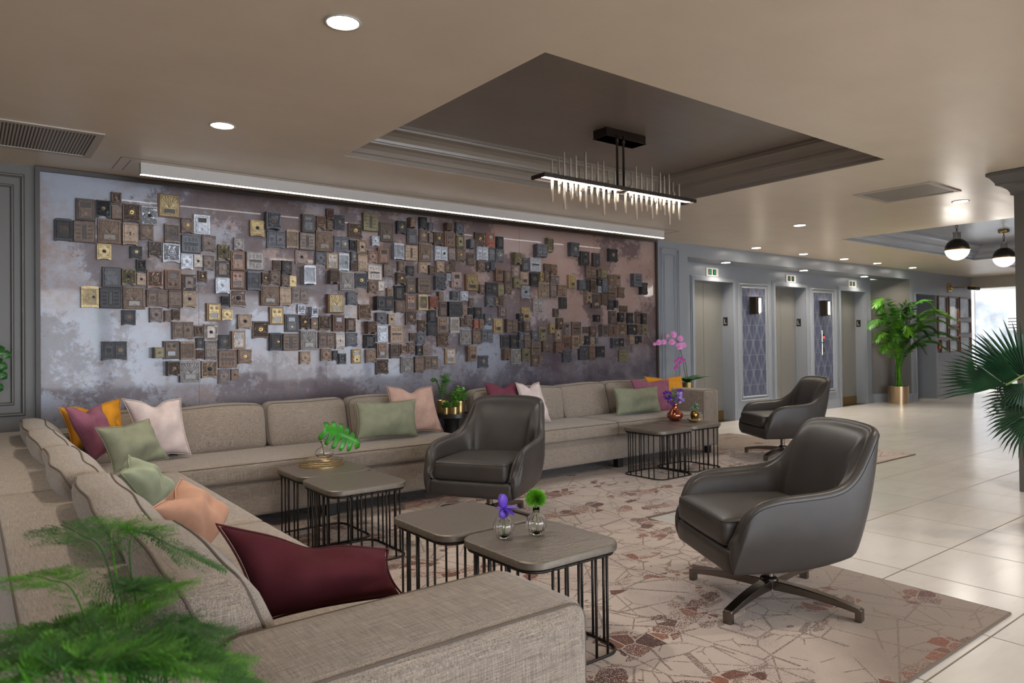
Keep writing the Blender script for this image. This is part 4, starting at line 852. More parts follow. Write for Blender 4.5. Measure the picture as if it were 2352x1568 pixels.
def labels():
    cnt = {}
    for b in BX: cnt[b['base']] = cnt.get(b['base'], 0)+1
    short = {k: ('sunburst door' if k == 'R' else 'windowed mailbox door' if k in 'WTtV' else 'slot plate' if k in 'Ss' else 'double-door safe' if k == 'D' else 'plain plate' if k == 'P' else
             'framed plate' if k in 'EH' else 'tall safe' if k in 'KL' else 'small safe' if k in 'NOB' else 'square safe') for k in KIND}
    def near(b, dirn):
        best = None
        for o in BX:
            if o is b: continue
            ox = min(b['x']+b['w']/2, o['x']+o['w']/2)-max(b['x']-b['w']/2, o['x']-o['w']/2)
            oz = min(b['z']+b['h']/2, o['z']+o['h']/2)-max(b['z']-b['h']/2, o['z']-o['h']/2)
            if dirn in 'ab':
                if ox < .4*min(b['w'], o['w']): continue
                g = (b['z']-b['h']/2)-(o['z']+o['h']/2) if dirn == 'a' else (o['z']-o['h']/2)-(b['z']+b['h']/2)
            else:
                if oz < .4*min(b['h'], o['h']): continue
                g = (o['x']-o['w']/2)-(b['x']+b['w']/2) if dirn == 'l' else (b['x']-b['w']/2)-(o['x']+o['w']/2)
            if g < -.02 or g > .05: continue
            if best is None or g < best[0]: best = (g, o)
        return best[1] if best else None
    W_ = dict(a='above', b='below', l='left of', r='right of')
    cand = []
    for b in BX:
        L_ = [b['base']] if cnt[b['base']] == 1 else []
        for d in 'abrl':
            o = near(b, d)
            if o: L_.append('%s, just %s the %s %s' % (b['base'], W_[d], CN[o['c']], short[o['k']]))
        cand.append(L_)
    tot = {}
    for L_ in cand:
        for l in set(L_): tot[l] = tot.get(l, 0)+1
    ordn = 'first second third fourth fifth sixth seventh eighth ninth tenth eleventh twelfth thirteenth fourteenth fifteenth sixteenth seventeenth eighteenth nineteenth twentieth'.split()
    ordn += ['twenty-first', 'twenty-second', 'twenty-third', 'twenty-fourth', 'twenty-fifth', 'twenty-sixth', 'twenty-seventh', 'twenty-eighth', 'twenty-ninth', 'thirtieth']
    for b, L_ in zip(BX, cand):
        b['label'] = next((l for l in L_ if tot[l] == 1 and len(l.split()) <= 16), None)
        if b['label'] is None:
            same = sorted([o for o in BX if o['base'] == b['base']], key=lambda o: o['x']); i = same.index(b)
            b['label'] = '%s, %s such from the left' % (b['base'], ordn[min(i, 29)])
labels()
WY = WALLY-.01
def foot(w, h, a=.22, n=5, up=.11):
    """outline with two feet and an arched gap between them"""
    x = w/2; zb = -h/2; g = x-a*w; pts = [(-x, h/2), (-x, zb), (-x+a*w*.75, zb)]
    for i in range(n+1):
        t_ = PI*i/n; pts.append((-g*math.cos(t_)*.98, zb+up*h*math.sin(t_)**.6 if 0 < i < n else zb+up*h*.25))
    pts += [(x-a*w*.75, zb), (x, zb), (x, h/2)]
    return pts
def scallop(w, h, n=4, up=.045, arch=False):
    x = w/2; zb = -h/2; pts = [(-x, zb), (-x+w*.14, zb)]
    for i in range(n):
        a = -x+w*.14+(w*.72)*i/n; b = -x+w*.14+(w*.72)*(i+1)/n; pts += [(a, zb+up*h*1.2), ((a+b)/2, zb+up*h*.6)]
    pts += [(x-w*.14, zb+up*h*1.2), (x-w*.14, zb), (x, zb)]
    if arch: pts += [(x, h*.44), (x-.06*w, h*.48), (x-.2*w, h/2), (-x+.2*w, h/2), (-x+.06*w, h*.48), (-x, h*.44)]
    else: pts += [(x, h/2), (-x, h/2)]
    return pts
def dial(root, cx, cz, r, y, mat, name='dial'):
    d = MB(); d.dome(cx, cz, r, y, r*.28, 16, ((1, 0), (.95, .6), (.8, .8), (.72, .5), (.5, .55), (0, .6))); d.dome(cx, cz, r*.42, y-r*.14, r*.75, 12, ((1, 0), (1, .5), (.8, .9), (0, 1)))
    return d.build(name, mat, root, smooth=True)
def curls(mb, cx, cz, w, h, y, nx, nz, r, t_=.0016):
    for i in range(nx):
        for j in range(nz):
            x = cx+(i-(nx-1)/2)*w/max(1, nx); z = cz+(j-(nz-1)/2)*h/max(1, nz)
            mb.ring(x, z, r, r*.3, y, t_, 8); mb.dome(x, z, r*.3, y, t_*1.3, 6, ((1, 0), (0, 1)))
rb = random.Random(5)
for b in BX:
    k, c, w, h, d = b['k'], b['c'], b['w']-.003, b['h']-.003, b['d']
    nm, cat, _ = KIND[k]
    root = thing(nm, b['label'], cat, (b['x'], WY-.0005, b['z']), 0, 'toy safes and mailbox doors on the mural')
    cc = 'b' if c == 'a' else c
    if c == 'a': pl, orn = bmat('b'), bmat('b', True)
    else: pl, orn = bmat(c), bmat(c, True)
    dm = M['brass'] if c == 'a' or (c in 'kgbn' and rb.random() < .22) else (bmat('k') if c in 'oslqyt' and rb.random() < .6 else bmat(rb.choice('bnt') if c in 'kgbu' else cc))
    y = -d; case = MB(); fr = MB(); t_ = min(w, h)
    if k in 'RWTtV':
        block_ = M['bwood'] if c in 'cew' else M['bwood2'] if c in 'ol' and k != 'R' else M['bwood'] if c == 'o' else (M['bdark'] if c in 'kgb' else pl)
        case.slab(0, 0, w, h, 0, y+.008, .003); case.build('backing_block', block_, root)
        pw, ph = (w*.86, h*.9) if k == 'R' else (w*.74, h*.84)
        fr.slab(0, 0, pw, ph, y+.008, y+.002, .002); dp_ = bmat('b' if c == 'a' else c, 'd') if k == 'R' else pl
        if k != 'R': fr.frame(0, 0, pw, ph, pw*.06, y+.002, y-.002)
        door = fr.build('door', dp_, root)
        gl = MB(); rl = MB()
        if k == 'R':
            gz = -ph*.27; gw, gh = pw*.56, ph*.22
            for i in range(-6, 7):
                a = math.radians(i*13); dx, dz = math.sin(a), math.cos(a)
                for sg in ((1,) if abs(i) < 5 else (1,)):
                    L_ = min(ph*.62/max(.2, abs(dz)), pw*.42/max(.12, abs(dx))); L_ = min(L_, ph*.60)
                    x1, z1 = dx*L_, -ph*.13+dz*L_; nx_, nz_ = dz, -dx; ww = pw*.022
                    rl.prism([(dx*pw*.1, -ph*.13+dz*pw*.1), (x1-nx_*ww*1.5, min(z1-nz_*ww, ph*.44)), (x1+nx_*ww*1.5, min(z1+nz_*ww, ph*.44))], y+.002, y-.0015)
            for i in range(-3, 4):
                a = math.radians(180+i*22); rl.prism([(0, -ph*.3), (math.sin(a)*pw*.42-.002, max(-ph*.44, -ph*.3+math.cos(a)*ph*.3)), (math.sin(a)*pw*.42+.003, max(-ph*.44, -ph*.3+math.cos(a)*ph*.3))], y+.002, y-.001)
            # spread wings relief
            for sx in (-1, 1):
                rl.prism([(0, -ph*.12), (sx*pw*.10, -ph*.02), (sx*pw*.27, ph*.08), (sx*pw*.22, -ph*.04), (sx*pw*.12, -ph*.11)][::sx], y+.002, y-.0035)
            rl.frame(0, 0, pw, ph, pw*.05, y+.002, y-.002); rl.dome(0, -ph*.06, pw*.05, y+.002, .006, 10); rl.frame(0, gz, gw*1.18, gh*1.3, pw*.035, y+.002, y-.003)
            rl.build('relief', pl, door); gl.slab(0, gz, gw, gh, y+.002, y+.001, 0); gl.build('window', M['smoke_glass'] if c in 'ogk' else M['grey_glass'], door)
            dial(root, 0, ph*.30, pw*.09, y+.001, pl if c == 'o' else dm)
        elif k == 'W':
            gl.slab(0, ph*.25, pw*.66, ph*.26, y+.002, y+.001, 0); gl.build('window', M['smoke_glass'], door)
            rl.frame(0, ph*.25, pw*.76, ph*.32, pw*.045, y+.002, y-.003); rl.slab(0, -ph*.2, pw*.72, ph*.42, y+.002, y-.001, .001); rl.build('relief', pl, door)
            dial(root, 0, -ph*.26, pw*.13, y-.001, dm if c not in 'sl' else pl)
            hg = MB(); hg.box(-pw/2-.004, -pw/2+.002, y-.003, y+.004, -ph*.3, -ph*.16); hg.box(-pw/2-.004, -pw/2+.002, y-.003, y+.004, ph*.16, ph*.3); hg.build('hinge', pl, root)
        elif k == 'V':
            gl.slab(0, -ph*.22, pw*.6, ph*.24, y+.002, y+.001, 0); gl.build('window', M['smoke_glass'], door); rl.frame(0, -ph*.22, pw*.72, ph*.32, pw*.05, y+.002, y-.003); rl.build('relief', pl, door)
            dial(root, 0, ph*.2, pw*.13, y+.001, pl)
        else:
            s_ = 1 if k == 'T' else -1
            gl.slab(0, -s_*ph*.23, pw*.62, ph*.28, y+.002, y+.001, 0); gl.build('window', M['smoke_glass'] if c != 'l' else M['grey_glass'], door)
            rl.frame(0, -s_*ph*.23, pw*.72, ph*.36, pw*.045, y+.002, y-.003); rl.slab(0, s_*ph*.04, pw*.5, ph*.05, y+.002, y-.003, .001); rl.build('relief', pl, door)
            for sx in (-1, 1): dial(root, sx*pw*.23, s_*ph*.27, pw*.17, y+.001, pl if c != 'r' else bmat('r'))
    elif k in 'Ss':
        case.slab(0, 0, w, h, 0, y, .003); case.frame(0, 0, w, h, t_*.05, y, y-.003); case.build('slot_plate', pl, root)
        sl = MB(); rl = MB()
        if k == 'S':
            sl.slab(0, 0, w*.12, h*.62, y, y-.001, 0); rl.frame(0, 0, w*.2, h*.7, w*.03, y, y-.004)
            for sx in (-1, 1): curls(rl, sx*w*.27, 0, w*.2, h*.74, y, 2, 4, w*.05, .003)
        else:
            sl.slab(0, 0, w*.62, h*.09, y, y-.001, 0); rl.frame(0, 0, w*.7, h*.16, w*.025, y, y-.005)
            for sz in (-1, 1): curls(rl, 0, sz*h*.26, w*.74, h*.2, y, 4, 2, w*.05, .003)
        sl.build('slot', M['black'], root); rl.build('relief', pl, root)
    else:
        if k in 'GN': out = foot(w, h, .20 if k == 'G' else .16, 6, .13 if k == 'G' else .07)
        elif k == 'K': out = scallop(w, h, 5, .035, True)
        elif k in 'LO': out = scallop(w, h, 4, .04)
        elif k in 'FCDB': out = foot(w, h, .12, 4, .06)
        else: out = [(-w/2, -h/2), (w/2, -h/2), (w/2, h/2), (-w/2, h/2)]
        if k in 'KLO': pass
        else: out = out[::-1] if k in 'GNFCDB' else out
        case.prism(out, 0, y+.004); case.build('case', pl, root)
        zc = .03*h if k in 'GNFCDB' else 0
        if k == 'L': zc = .03*h
        if k == 'O':
            fr.frame(0, h*.06, w*.92, h*.82, w*.13, y+.004, y-.006); fr.slab(0, -h*.34, w*.7, h*.09, y+.004, y-.012, .003); fr.build('surround', pl, root)
            dp = MB(); dp.slab(0, h*.06, w*.62, h*.55, y+.004, y+.0025, 0); dp.build('door', orn, root); dial(root, 0, h*.04, w*.12, y+.002, dm)
        elif k == 'K':
            for sx in (-1, 1):
                for i in range(11): z = -h*.36+h*.72*i/10; fr.slab(sx*w*.445, z, w*.07, h*.04, y+.004, y-.004, .001)
            fr.frame(0, .01*h, w*.78, h*.76, w*.05, y+.004, y-.004); fr.build('surround', pl, root)
            dk_ = M['bdark'] if (c == 'o' and b['x'] > 3) else bmat('b' if c == 'a' else c, 'd')
            dp = MB(); dp.slab(0, .01*h, w*.68, h*.68, y+.004, y+.003, 0); dp.build('door', dk_, root)
            rl = MB(); curls(rl, -w*.02, .01*h, w*.42, h*.3, y+.003, 3, 3, w*.055, .004); rl.build('relief', pl if c != 'k' else bmat('n'), root); dial(root, w*.19, 0, w*.10, y+.002, dm)
        elif k == 'D':
            fr.slab(0, h*.47, w, h*.05, y+.004, y-.004, .001)
            fr.build('surround', pl, root)
            for sx in (-1, 1):
                dp = MB(); dp.slab(sx*w*.23, zc, w*.42, h*.76, y+.004, y, .002); dp.frame(sx*w*.23, zc, w*.42, h*.76, w*.025, y, y-.003)
                for sz in (-1, 1): curls(dp, sx*w*.23, zc+sz*h*.28, w*.3, h*.05, y, 3, 1, w*.03, .003)
                dp.build('door', pl, root)
                if sx < 0 and c not in 'p': e = MB(); e.ring(sx*w*.23, zc, w*.085, w*.02, y, .004, 12); curls(e, sx*w*.23, zc, w*.12, h*.14, y, 2, 2, w*.025, .003); e.build('emblem', pl, root)
                else: dial(root, sx*w*.23, zc, w*.10, y, dm)
        elif k in 'PE' or k == 'H':
            if k == 'P': fr.slab(0, 0, w*.94, h*.94, y+.004, y+.001, .002); fr.build('door', pl, root); dial(root, 0, 0, t_*.16, y+.001, dm)
            else:
                fr.slab(0, 0, w*.96, h*.96, y+.004, y+.001, .002); fr.build('surround', orn, root)
                if k == 'E': dp = MB(); dp.slab(0, 0, w*.62, h*.72, y+.001, y-.001, .001); dp.frame(0, 0, w*.62, h*.72, w*.04, y-.001, y-.004); dp.build('door', pl, root)
                dial(root, 0, 0, w*.14, y-.001 if k == 'E' else y, dm)
        elif k == 'L':
            fr.slab(0, h*.46, w, h*.05, y+.004, y-.006, .002); fr.build('cornice', pl, root); fr = MB(); fr.slab(0, -h*.38, w, h*.06, y+.004, y-.006, .002); fr.build('plinth', pl, root)
            dp = MB(); dp.slab(0, zc, w*.84, h*.74, y+.004, y, .002); dp.slab(0, zc+h*.26, w*.3, h*.03, y, y-.003, .001); dp.ring(0, zc-h*.22, w*.05, w*.02, y, .003, 8); dp.slab(0, zc-h*.27, w*.16, h*.018, y, y-.003, .0008)
            for sx in (-1, 1): dp.ring(sx*w*.26, zc, w*.06, w*.02, y, .003, 8)
            dp.build('door', pl, root); dial(root, 0, zc+h*.03, w*.07, y, dm, 'knob'); dial(root, 0, zc-h*.05, w*.06, y, dm, 'knob')
        elif k == 'B':
            fr.slab(0, h*.46, w, h*.06, y+.004, y-.005, .002); fr.build('cornice', pl, root); fr = MB(); fr.slab(0, -h*.34, w*.96, h*.05, y+.004, y-.004, .002); fr.build('plinth', pl, root)
            dp = MB(); dp.slab(0, zc, w*.84, h*.66, y+.004, y+.001, .001); dp.build('door', orn, root)
            rl = MB(); [rl.slab(0, zc+q*h*.2, w*.6, h*.05, y+.001, y-.003, .001) for q in (-1, 0, 1)]; rl.dome(0, zc, w*.09, y, .006, 8); rl.build('bands', pl, root)
        else:   # G N F C
            fr.slab(0, h*.47, w, h*.05, y+.004, y-.004, .0015)
            fr.build('cornice', pl, root); fr = MB()
            if k in 'FC': fr.slab(0, -h*.40, w, h*.045, y+.004, y-.005, .0015); fr.build('plinth', pl, root); [(lambda m_: (m_.box(w*.47, w*.5, y-.006, y+.004, z*h-.008, z*h+.008), m_.build('hinge', pl, root)))(MB()) for z in (.36, -.34)]
            dp = MB(); dp.slab(0, zc, w*.86, h*.78, y+.004, y, .002); dp.frame(0, zc, w*.86, h*.78, t_*.05, y, y-.003)
            door = dp.build('door', orn if k in 'GF' else pl, root)
            if k == 'N': rl = MB(); [curls(rl, sx*w*.26, zc+sz*h*.24, w*.14, h*.12, y, 2, 1, t_*.045, .003) for sx in (-1, 1) for sz in (-1, 1)]; rl.frame(0, zc, w*.7, h*.62, t_*.025, y, y-.002); rl.build('relief', pl, door)
            if k == 'C': rl = MB(); rl.ring(0, zc, t_*.31, t_*.025, y, .003, 24); rl.ring(0, zc, t_*.22, t_*.012, y, .002, 24); [curls(rl, sx*w*.32, zc+sz*h*.28, .01, .01, y, 1, 1, t_*.05, .003) for sx in (-1, 1) for sz in (-1, 1)]; rl.build('relief', pl, door)
            if k == 'F': rl = MB(); rl.ring(0, zc, t_*.2, t_*.03, y, .004, 20); rl.build('relief', pl, door)
            if k == 'G':
                rl = MB(); n_ = 9
                for sx in (-1, 1): [rl.slab(sx*w*.44, zc-h*.34+h*.7*i/(n_-1), w*.06, h*.035, y+.003, y-.004, .001) for i in range(n_)]
                rl.build('beading', pl, root)
            dial(root, 0, zc, t_*(.15 if k != 'C' else .14), y-.001, dm)

# ================================================================== CHANDELIER, PENDANTS
p = thing('chandelier', 'linear bronze chandelier with glowing bars and champagne tubes in the dark ceiling recess', 'chandelier', (0, 0, 0))
b_ = MB(); b_.box(3.70, 4.12, 3.65, 3.79, 2.755, 2.82); b_.box(3.695, 4.125, 3.645, 3.795, 2.755, 2.76); b_.build('canopy', M['bronze'], p, bevel=.002)
for x in (3.755, 3.82):
    b_ = MB(); b_.lathe([(.009, 2.36), (.009, 2.70), (.013, 2.70), (.013, 2.73), (.009, 2.735), (.009, 2.757)], (x, 3.60, 0), 12); b_.build('rod', M['bronze'], p, smooth=True)
FY0, FY1, FZ = 3.53, 3.67, 2.352
b_ = MB(); b_.box(3.0, 4.57, FY0, FY0+.012, FZ-.012, FZ+.014); b_.box(3.0, 4.57, FY1-.012, FY1, FZ-.012, FZ+.014)
b_.box(3.0, 3.012, FY0+.012, FY1-.012, FZ-.012, FZ+.014); b_.box(4.558, 4.57, FY0+.012, FY1-.012, FZ-.012, FZ+.014); b_.box(3.76, 3.81, FY0+.012, FY1-.012, FZ-.012, FZ+.014); b_.box(3.012, 4.558, FY0+.012, FY1-.012, FZ+.006, FZ+.014)
b_.build('frame', M['bronze'], p)
for x0, x1 in ((3.03, 3.75), (3.82, 4.54)):
    b_ = MB(); b_.box(x0, x1, FY0+.03, FY0+.075, FZ-.004, FZ+.006); b_.build('led_strip', M['led_ch'], p)
TB = [(185,572,1200,0),(287,543,1080,1),(368,450,1308,0),(387,640,1055,1),(462,543,1175,0),(485,700,1150,1),(545,508,1120,0),(605,675,1200,1),(632,840,1045,0),(690,450,1298,0),(779,650,1215,0),(871,603,1240,0),
 (958,582,1398,0),(1032,718,1220,1),(1045,878,1078,0),(1130,740,1328,0),(1165,880,1200,1),(1285,787,1368,0),(1380,762,1255,1),(1365,955,1145,0),(1447,668,1465,0),(1523,755,1340,0),(1603,832,1338,0),(1681,682,1452,0),(1752,912,1390,1),
 (1742,1040,1225,0),(1808,762,1318,0),(1868,808,1398,0),(1855,980,1255,1),(1941,787,1540,0),(2001,910,1378,1),(2012,1060,1240,0),(2090,933,1475,0),(300,752,960,0),(860,795,1080,1)]
for zx, zt, zb, row in TB:
    yy = FY0+.052 if row == 0 else FY1-.03
    X = 1240+zx/6.533; a = at(X, 280+zt/6.533, 'y', yy); c = at(X, 280+zb/6.533, 'y', yy); r0 = .0085 if abs(zt-zb) > 260 else .012
    b_ = MB(); b_.lathe([(r0*1.0, c[2]), (r0*1.05, (a[2]+c[2])/2), (r0*.7, a[2])], ((a[0]+c[0])/2, yy, 0), 10); b_.build('tube', M['tube'], p, smooth=True)
rebase(p, (3.91, 3.72, 2.82))
def chandelier_light(x):
    l = bpy.data.lights.new('chandelier_light', 'AREA'); l.shape = 'RECTANGLE'; l.size = .7; l.size_y = .05; l.energy = 6; l.color = (1, .95, .88); o = bpy.data.objects.new('chandelier_light', l); COL.objects.link(o); o.parent = p; o.location = (x-3.91, FY0+.052-3.72, FZ-.008-2.82)
for x in (3.39, 4.18): chandelier_light(x)
def pendant(px, py, z, px_dia, depth, label):
    d = CF + CR*((px-1176)/FPX) - CU*((py-CY)/FPX); c = EYEP+d*depth; r = px_dia/2/FPX*depth
    t_ = thing('pendant_lamp', label, 'pendant lamp', (c.x, c.y, c.z), 0, 'half globe pendants in the far recess')
    g = MB(); g.lathe([(r*math.cos(a), -r*math.sin(a)) for a in [PI/2*k/10 for k in range(10, -1, -1)]], n=28); g.build('glass_globe', M['globe_on'], t_, smooth=True)
    g = MB(); g.lathe([(r*1.0*math.cos(a), r*1.0*math.sin(a)) for a in [PI/2*k/10 for k in range(0, 10)]]+[(.01, r*1.0)], n=28); g.build('dome', M['pend'], t_, smooth=True)
    g = MB(); g.lathe([(r*1.03, -.012), (r*1.05, -.004), (r*1.05, .006), (r*1.02, .012)], n=32); g.build('band', M['gold_dk'], t_, smooth=True)
    g = MB()
    for k in range(8): a = k*PI/4; g.lathe([(.009, r), (.009, r+.07)], (.038*math.cos(a), .038*math.sin(a), 0), 8)
    g.lathe([(.048, r+.07), (.048, r+.078), (.01, r+.085)], n=16); g.lathe([(.05, r-.008), (.048, r+.004)], n=16); g.build('chrome_collar', M['chrome'], t_, auto=40)
    g = MB(); top = 2.82-c.z; zz = r+.10; k = 0
    g.tube([(.02*math.cos(a), 0, zz+.005+.02*math.sin(a)) for a in [2*PI*q/12 for q in range(12)]], .004, 6, closed=True); zz += .03
    while zz < top-.06:
        pts = [(.012*math.cos(a) if k % 2 else 0, 0 if k % 2 else .012*math.cos(a), zz+.02+.024*math.sin(a)) for a in [2*PI*q/10 for q in range(10)]]
        g.tube(pts, .0035, 6, closed=True); zz += .038; k += 1
    g.build('chain', M['bar'], t_, smooth=True)
    g = MB(); g.lathe([(.05, top-.045), (.07, top-.03), (.075, top-.008), (.06, top)], n=24); g.build('canopy', M['brass'], t_, smooth=True)
    l = bpy.data.lights.new('globe_light', 'POINT'); l.energy = 8; l.shadow_soft_size = r; l.color = (1, .93, .84); o = bpy.data.objects.new('globe_light', l); COL.objects.link(o); o.parent = t_; o.location = (0, 0, -r-.02)
pendant(2198.5, 572.5, 0, 50, 9.0, 'left half-globe pendant with dark dome in the far recess')
pendant(2306.5, 590.5, 0, 45, 10.4, 'right half-globe pendant showing its brass ceiling cup')

# ================================================================== PICTURES ON THE FAR WALL
PF = [(15.90, 16.37, 1.745, 2.13, 'top left'), (15.88, 16.38, 1.235, 1.70, 'tall middle left'), (16.02, 16.37, .935, 1.215, 'small bottom left'), (16.43, 16.92, 1.495, 2.13, 'tall top centre'), (16.43, 16.92, 1.245, 1.455, 'small middle centre'),
      (16.42, 16.93, .935, 1.215, 'bottom centre'), (16.98, 17.60, 1.66, 2.13, 'top right'), (16.98, 17.60, 1.325, 1.615, 'middle right'), (16.98, 17.60, .95, 1.285, 'bottom right')]
for x0, x1, z0, z1, l in PF:
    t_ = thing('framed_picture', '%s walnut picture frame of the cluster beside the grey door' % l, 'picture', ((x0+x1)/2, WALLY, (z0+z1)/2), 0, 'picture frames beside the grey door')
    w_, h_ = x1-x0-.012, z1-z0-.012; g = MB(); g.slab(0, 0, w_-.03, h_-.03, 0, -.02, 0); g.frame(0, 0, w_, h_, .03, 0, -.05); g.build('frame', M['wood_fr'], t_)
    g = MB(); g.slab(0, 0, w_-.06, h_-.06, -.02, -.022, 0); g.build('picture', M['photo'], t_)
t_ = thing('picture_light', 'brass swing-arm picture light above the cluster of frames', 'wall lamp', (16.55, WALLY, 2.31))
g = MB(); g.slab(0, 0, .16, .20, 0, -.03, .01); g.dome(0, 0, .05, -.03, .05, 14); g.build('wall_plate', M['brass'], t_)
g = MB(); g.tube([(0, -.03, 0), (0, -.26, .0), (.0, -.5, .0)], .01, 8); g.build('arm', M['brass'], t_, smooth=True)
g = MB(); g.tube([(-.06, -.40, -.03), (.26, -.47, -.04)], .035, 12); g.build('shade', M['bar'], t_, smooth=True)
l = bpy.data.lights.new('picture_beam', 'SPOT'); l.energy = 10; l.spot_size = math.radians(110); l.color = (1, .88, .7); o = bpy.data.objects.new('picture_beam', l); COL.objects.link(o); o.parent = t_; o.location = (.1, -.44, -.08)
t_ = thing('fire_alarm_pull', 'small red fire alarm box left of the picture frames', 'fire alarm', (15.89+.05, WALLY, 1.16)); t_.location.x = 15.955; t_.location.z = 1.222
t_.location = (15.93, WALLY, 1.08); g = MB(); g.slab(0, 0, .08, .13, 0, -.05, .005); g.build('case', M['red'], t_); g = MB(); g.slab(0, -.01, .05, .02, -.05, -.058, .002); g.build('handle', M['white'], t_)
t_ = thing('wall_vent', 'louvred vent on the white wall outside the window', 'vent', (26.99, 9.15, 1.35)); v_ = at(2328, 742, 'x', 26.99); t_.location = (26.999, v_.y, v_.z)
g = MB(); g.box(-.03, 0, -.18, .18, -.22, .22); g.build('case', M['white'], t_); g = MB(); [g.box(-.035, -.03, -.15, .15, z, z+.05) for z in (-.17, -.07, .03, .13)]; g.build('louvre', M['black'], t_)

# ================================================================== SMALL THINGS ON THE TABLES
TZ = .45
def vase_ribbed(x, y, label):
    t_ = thing('bud_vase', label, 'vase', (x, y, TZ), 0, 'ribbed glass bud vases')
    m_ = MB(); R = .044; pr = [(.018, .0), (.026, .003)]+[(R*math.sin(a)+.001, .046-R*math.cos(a)) for a in [PI*k/12 for k in range(3, 11)]]+[(.014, .092), (.0145, .112), (.012, .112), (.011, .09)]
    pr += [((R-.004)*math.sin(a), .046-(R-.006)*math.cos(a)) for a in [PI*k/12 for k in range(10, 2, -1)]]+[(.0001, .009)]
    m_.lathe(pr, n=64, rib=.028, ribn=16); m_.build('vessel', M['glass'], t_, smooth=True)
    return t_
c1 = at(1161, 1236, 'z', TZ+.003); c2 = at(1236, 1228, 'z', TZ+.003)
v1 = vase_ribbed(c1.x+.008, c1.y+.02, 'left ribbed glass bud vase holding a purple iris')
v2 = vase_ribbed(c2.x+.008, c2.y+.02, 'right ribbed glass bud vase holding a fluffy green flower')
g = MB(); g.tube(catmull([(0, 0, .012), (.004, 0, .06), (.0, 0, .12)], 5), .0022, 6); g.tube(catmull([(-.006, .004, .012), (-.004, 0, .06), (.0, 0, .125)], 5), .002, 6)
fl_ = thing('iris_flower', 'purple iris bloom standing in the left bud vase', 'flower', v1.location); g.build('stem', M['stem'], fl_, smooth=True)
def petal(mb, c, d, up, L_, w_, curl):
    c = Vector(c); d = Vector(d).normalized(); s = d.cross(Vector(up)).normalized(); u = s.cross(d); P = []
    for i in range(9):
        t_ = i/8; ww = w_*math.sin(PI*min(1, t_*.92+.05))**.7; cc = c+d*L_*t_+u*curl*L_*t_*t_
        P.append([cc+s*ww*q+u*(-.25*ww*(1-q*q)) for q in (-1, -.5, 0, .5, 1)])
    mb.grid(P)
for i, (dx, dy, dz, L_, w_, cu) in enumerate([(-.15, -.1, 1, .06, .017, .0), (-.05, .2, 1, .058, .015, .1), (.9, -.3, .25, .062, .018, -.35), (.5, -.6, -.25, .05, .018, -.3), (-.2, -.4, -.8, .045, .018, .25), (-.8, .1, .3, .035, .012, -.3), (.4, .5, .7, .05, .015, 0)]):
    g = MB(); petal(g, (0, 0, .122), (dx, dy, dz), (0, 0, 1) if abs(dz) < .7 else (0, 1, 0), L_, w_*1.45, cu); o = g.build('petal', M['petal_violet'], fl_, smooth=True); s = o.modifiers.new('t', 'SOLIDIFY'); s.thickness = .0012
fl_ = thing('green_ball_flower', 'bright green fluffy ball flower in the right bud vase', 'flower', v2.location)
g = MB(); g.tube(catmull([(0, 0, .012), (.003, 0, .06), (0, 0, .125)], 5), .0028, 6); g.build('stem', M['stem'], fl_, smooth=True)
g = MB(); rr = random.Random(2); C_ = Vector((-.002, 0, .148))
for i in range(2600):
    z_ = rr.uniform(-.75, 1); a = rr.uniform(0, 2*PI); q = math.sqrt(1-z_*z_); d = Vector((q*math.cos(a), q*math.sin(a), z_*.85)); e = Vector((rr.uniform(-1, 1), rr.uniform(-1, 1), rr.uniform(-1, 1)))*.25
    g.blade(C_+d*.012, C_+(d+e).normalized()*rr.uniform(.040, .052), .0008, Vector((rr.uniform(-1, 1), rr.uniform(-1, 1), .3)))
g.build('bloom', M['moss'], fl_)
# tray with vase and monstera leaf
tc = at(738, 1064, 'z', TZ+.01); tr_ = thing('tray', 'round brass gallery tray on the left rear coffee table', 'tray', (tc.x, tc.y, TZ))
R = .145; g = MB(); g.lathe([(.0001, 0), (R, 0), (R, .005), (R-.004, .005), (R-.006, .003), (.0001, .003)], n=48); g.build('plate', M['brass'], tr_, auto=40)
for z_ in (.018, .032): g = MB(); g.tube([(R*math.cos(2*PI*k/48), R*math.sin(2*PI*k/48), z_) for k in range(48)], .0022, 6, closed=True); g.build('rail', M['brass'], tr_, smooth=True)
for k in range(8): g = MB(); g.tube([(R*math.cos(PI*k/4), R*math.sin(PI*k/4), .003), (R*math.cos(PI*k/4), R*math.sin(PI*k/4), .032)], .002, 6); g.build('post', M['brass'], tr_, smooth=True)
vc = at(745, 1054, 'z', TZ+.006); t_ = thing('glass_vase', 'squat clear glass vase on the brass tray', 'vase', (vc.x, vc.y, TZ+.004))
g = MB(); pr = [(.028, 0), (.03, .004), (.052, .022), (.065, .045), (.055, .068), (.025, .085), (.018, .10), (.032, .128), (.034, .130), (.031, .129), (.016, .10), (.022, .083), (.05, .066), (.06, .045), (.048, .024), (.0001, .008)]
g.lathe(pr, n=40, rib=.02, ribn=14); g.build('vessel', M['glass'], t_, smooth=True)
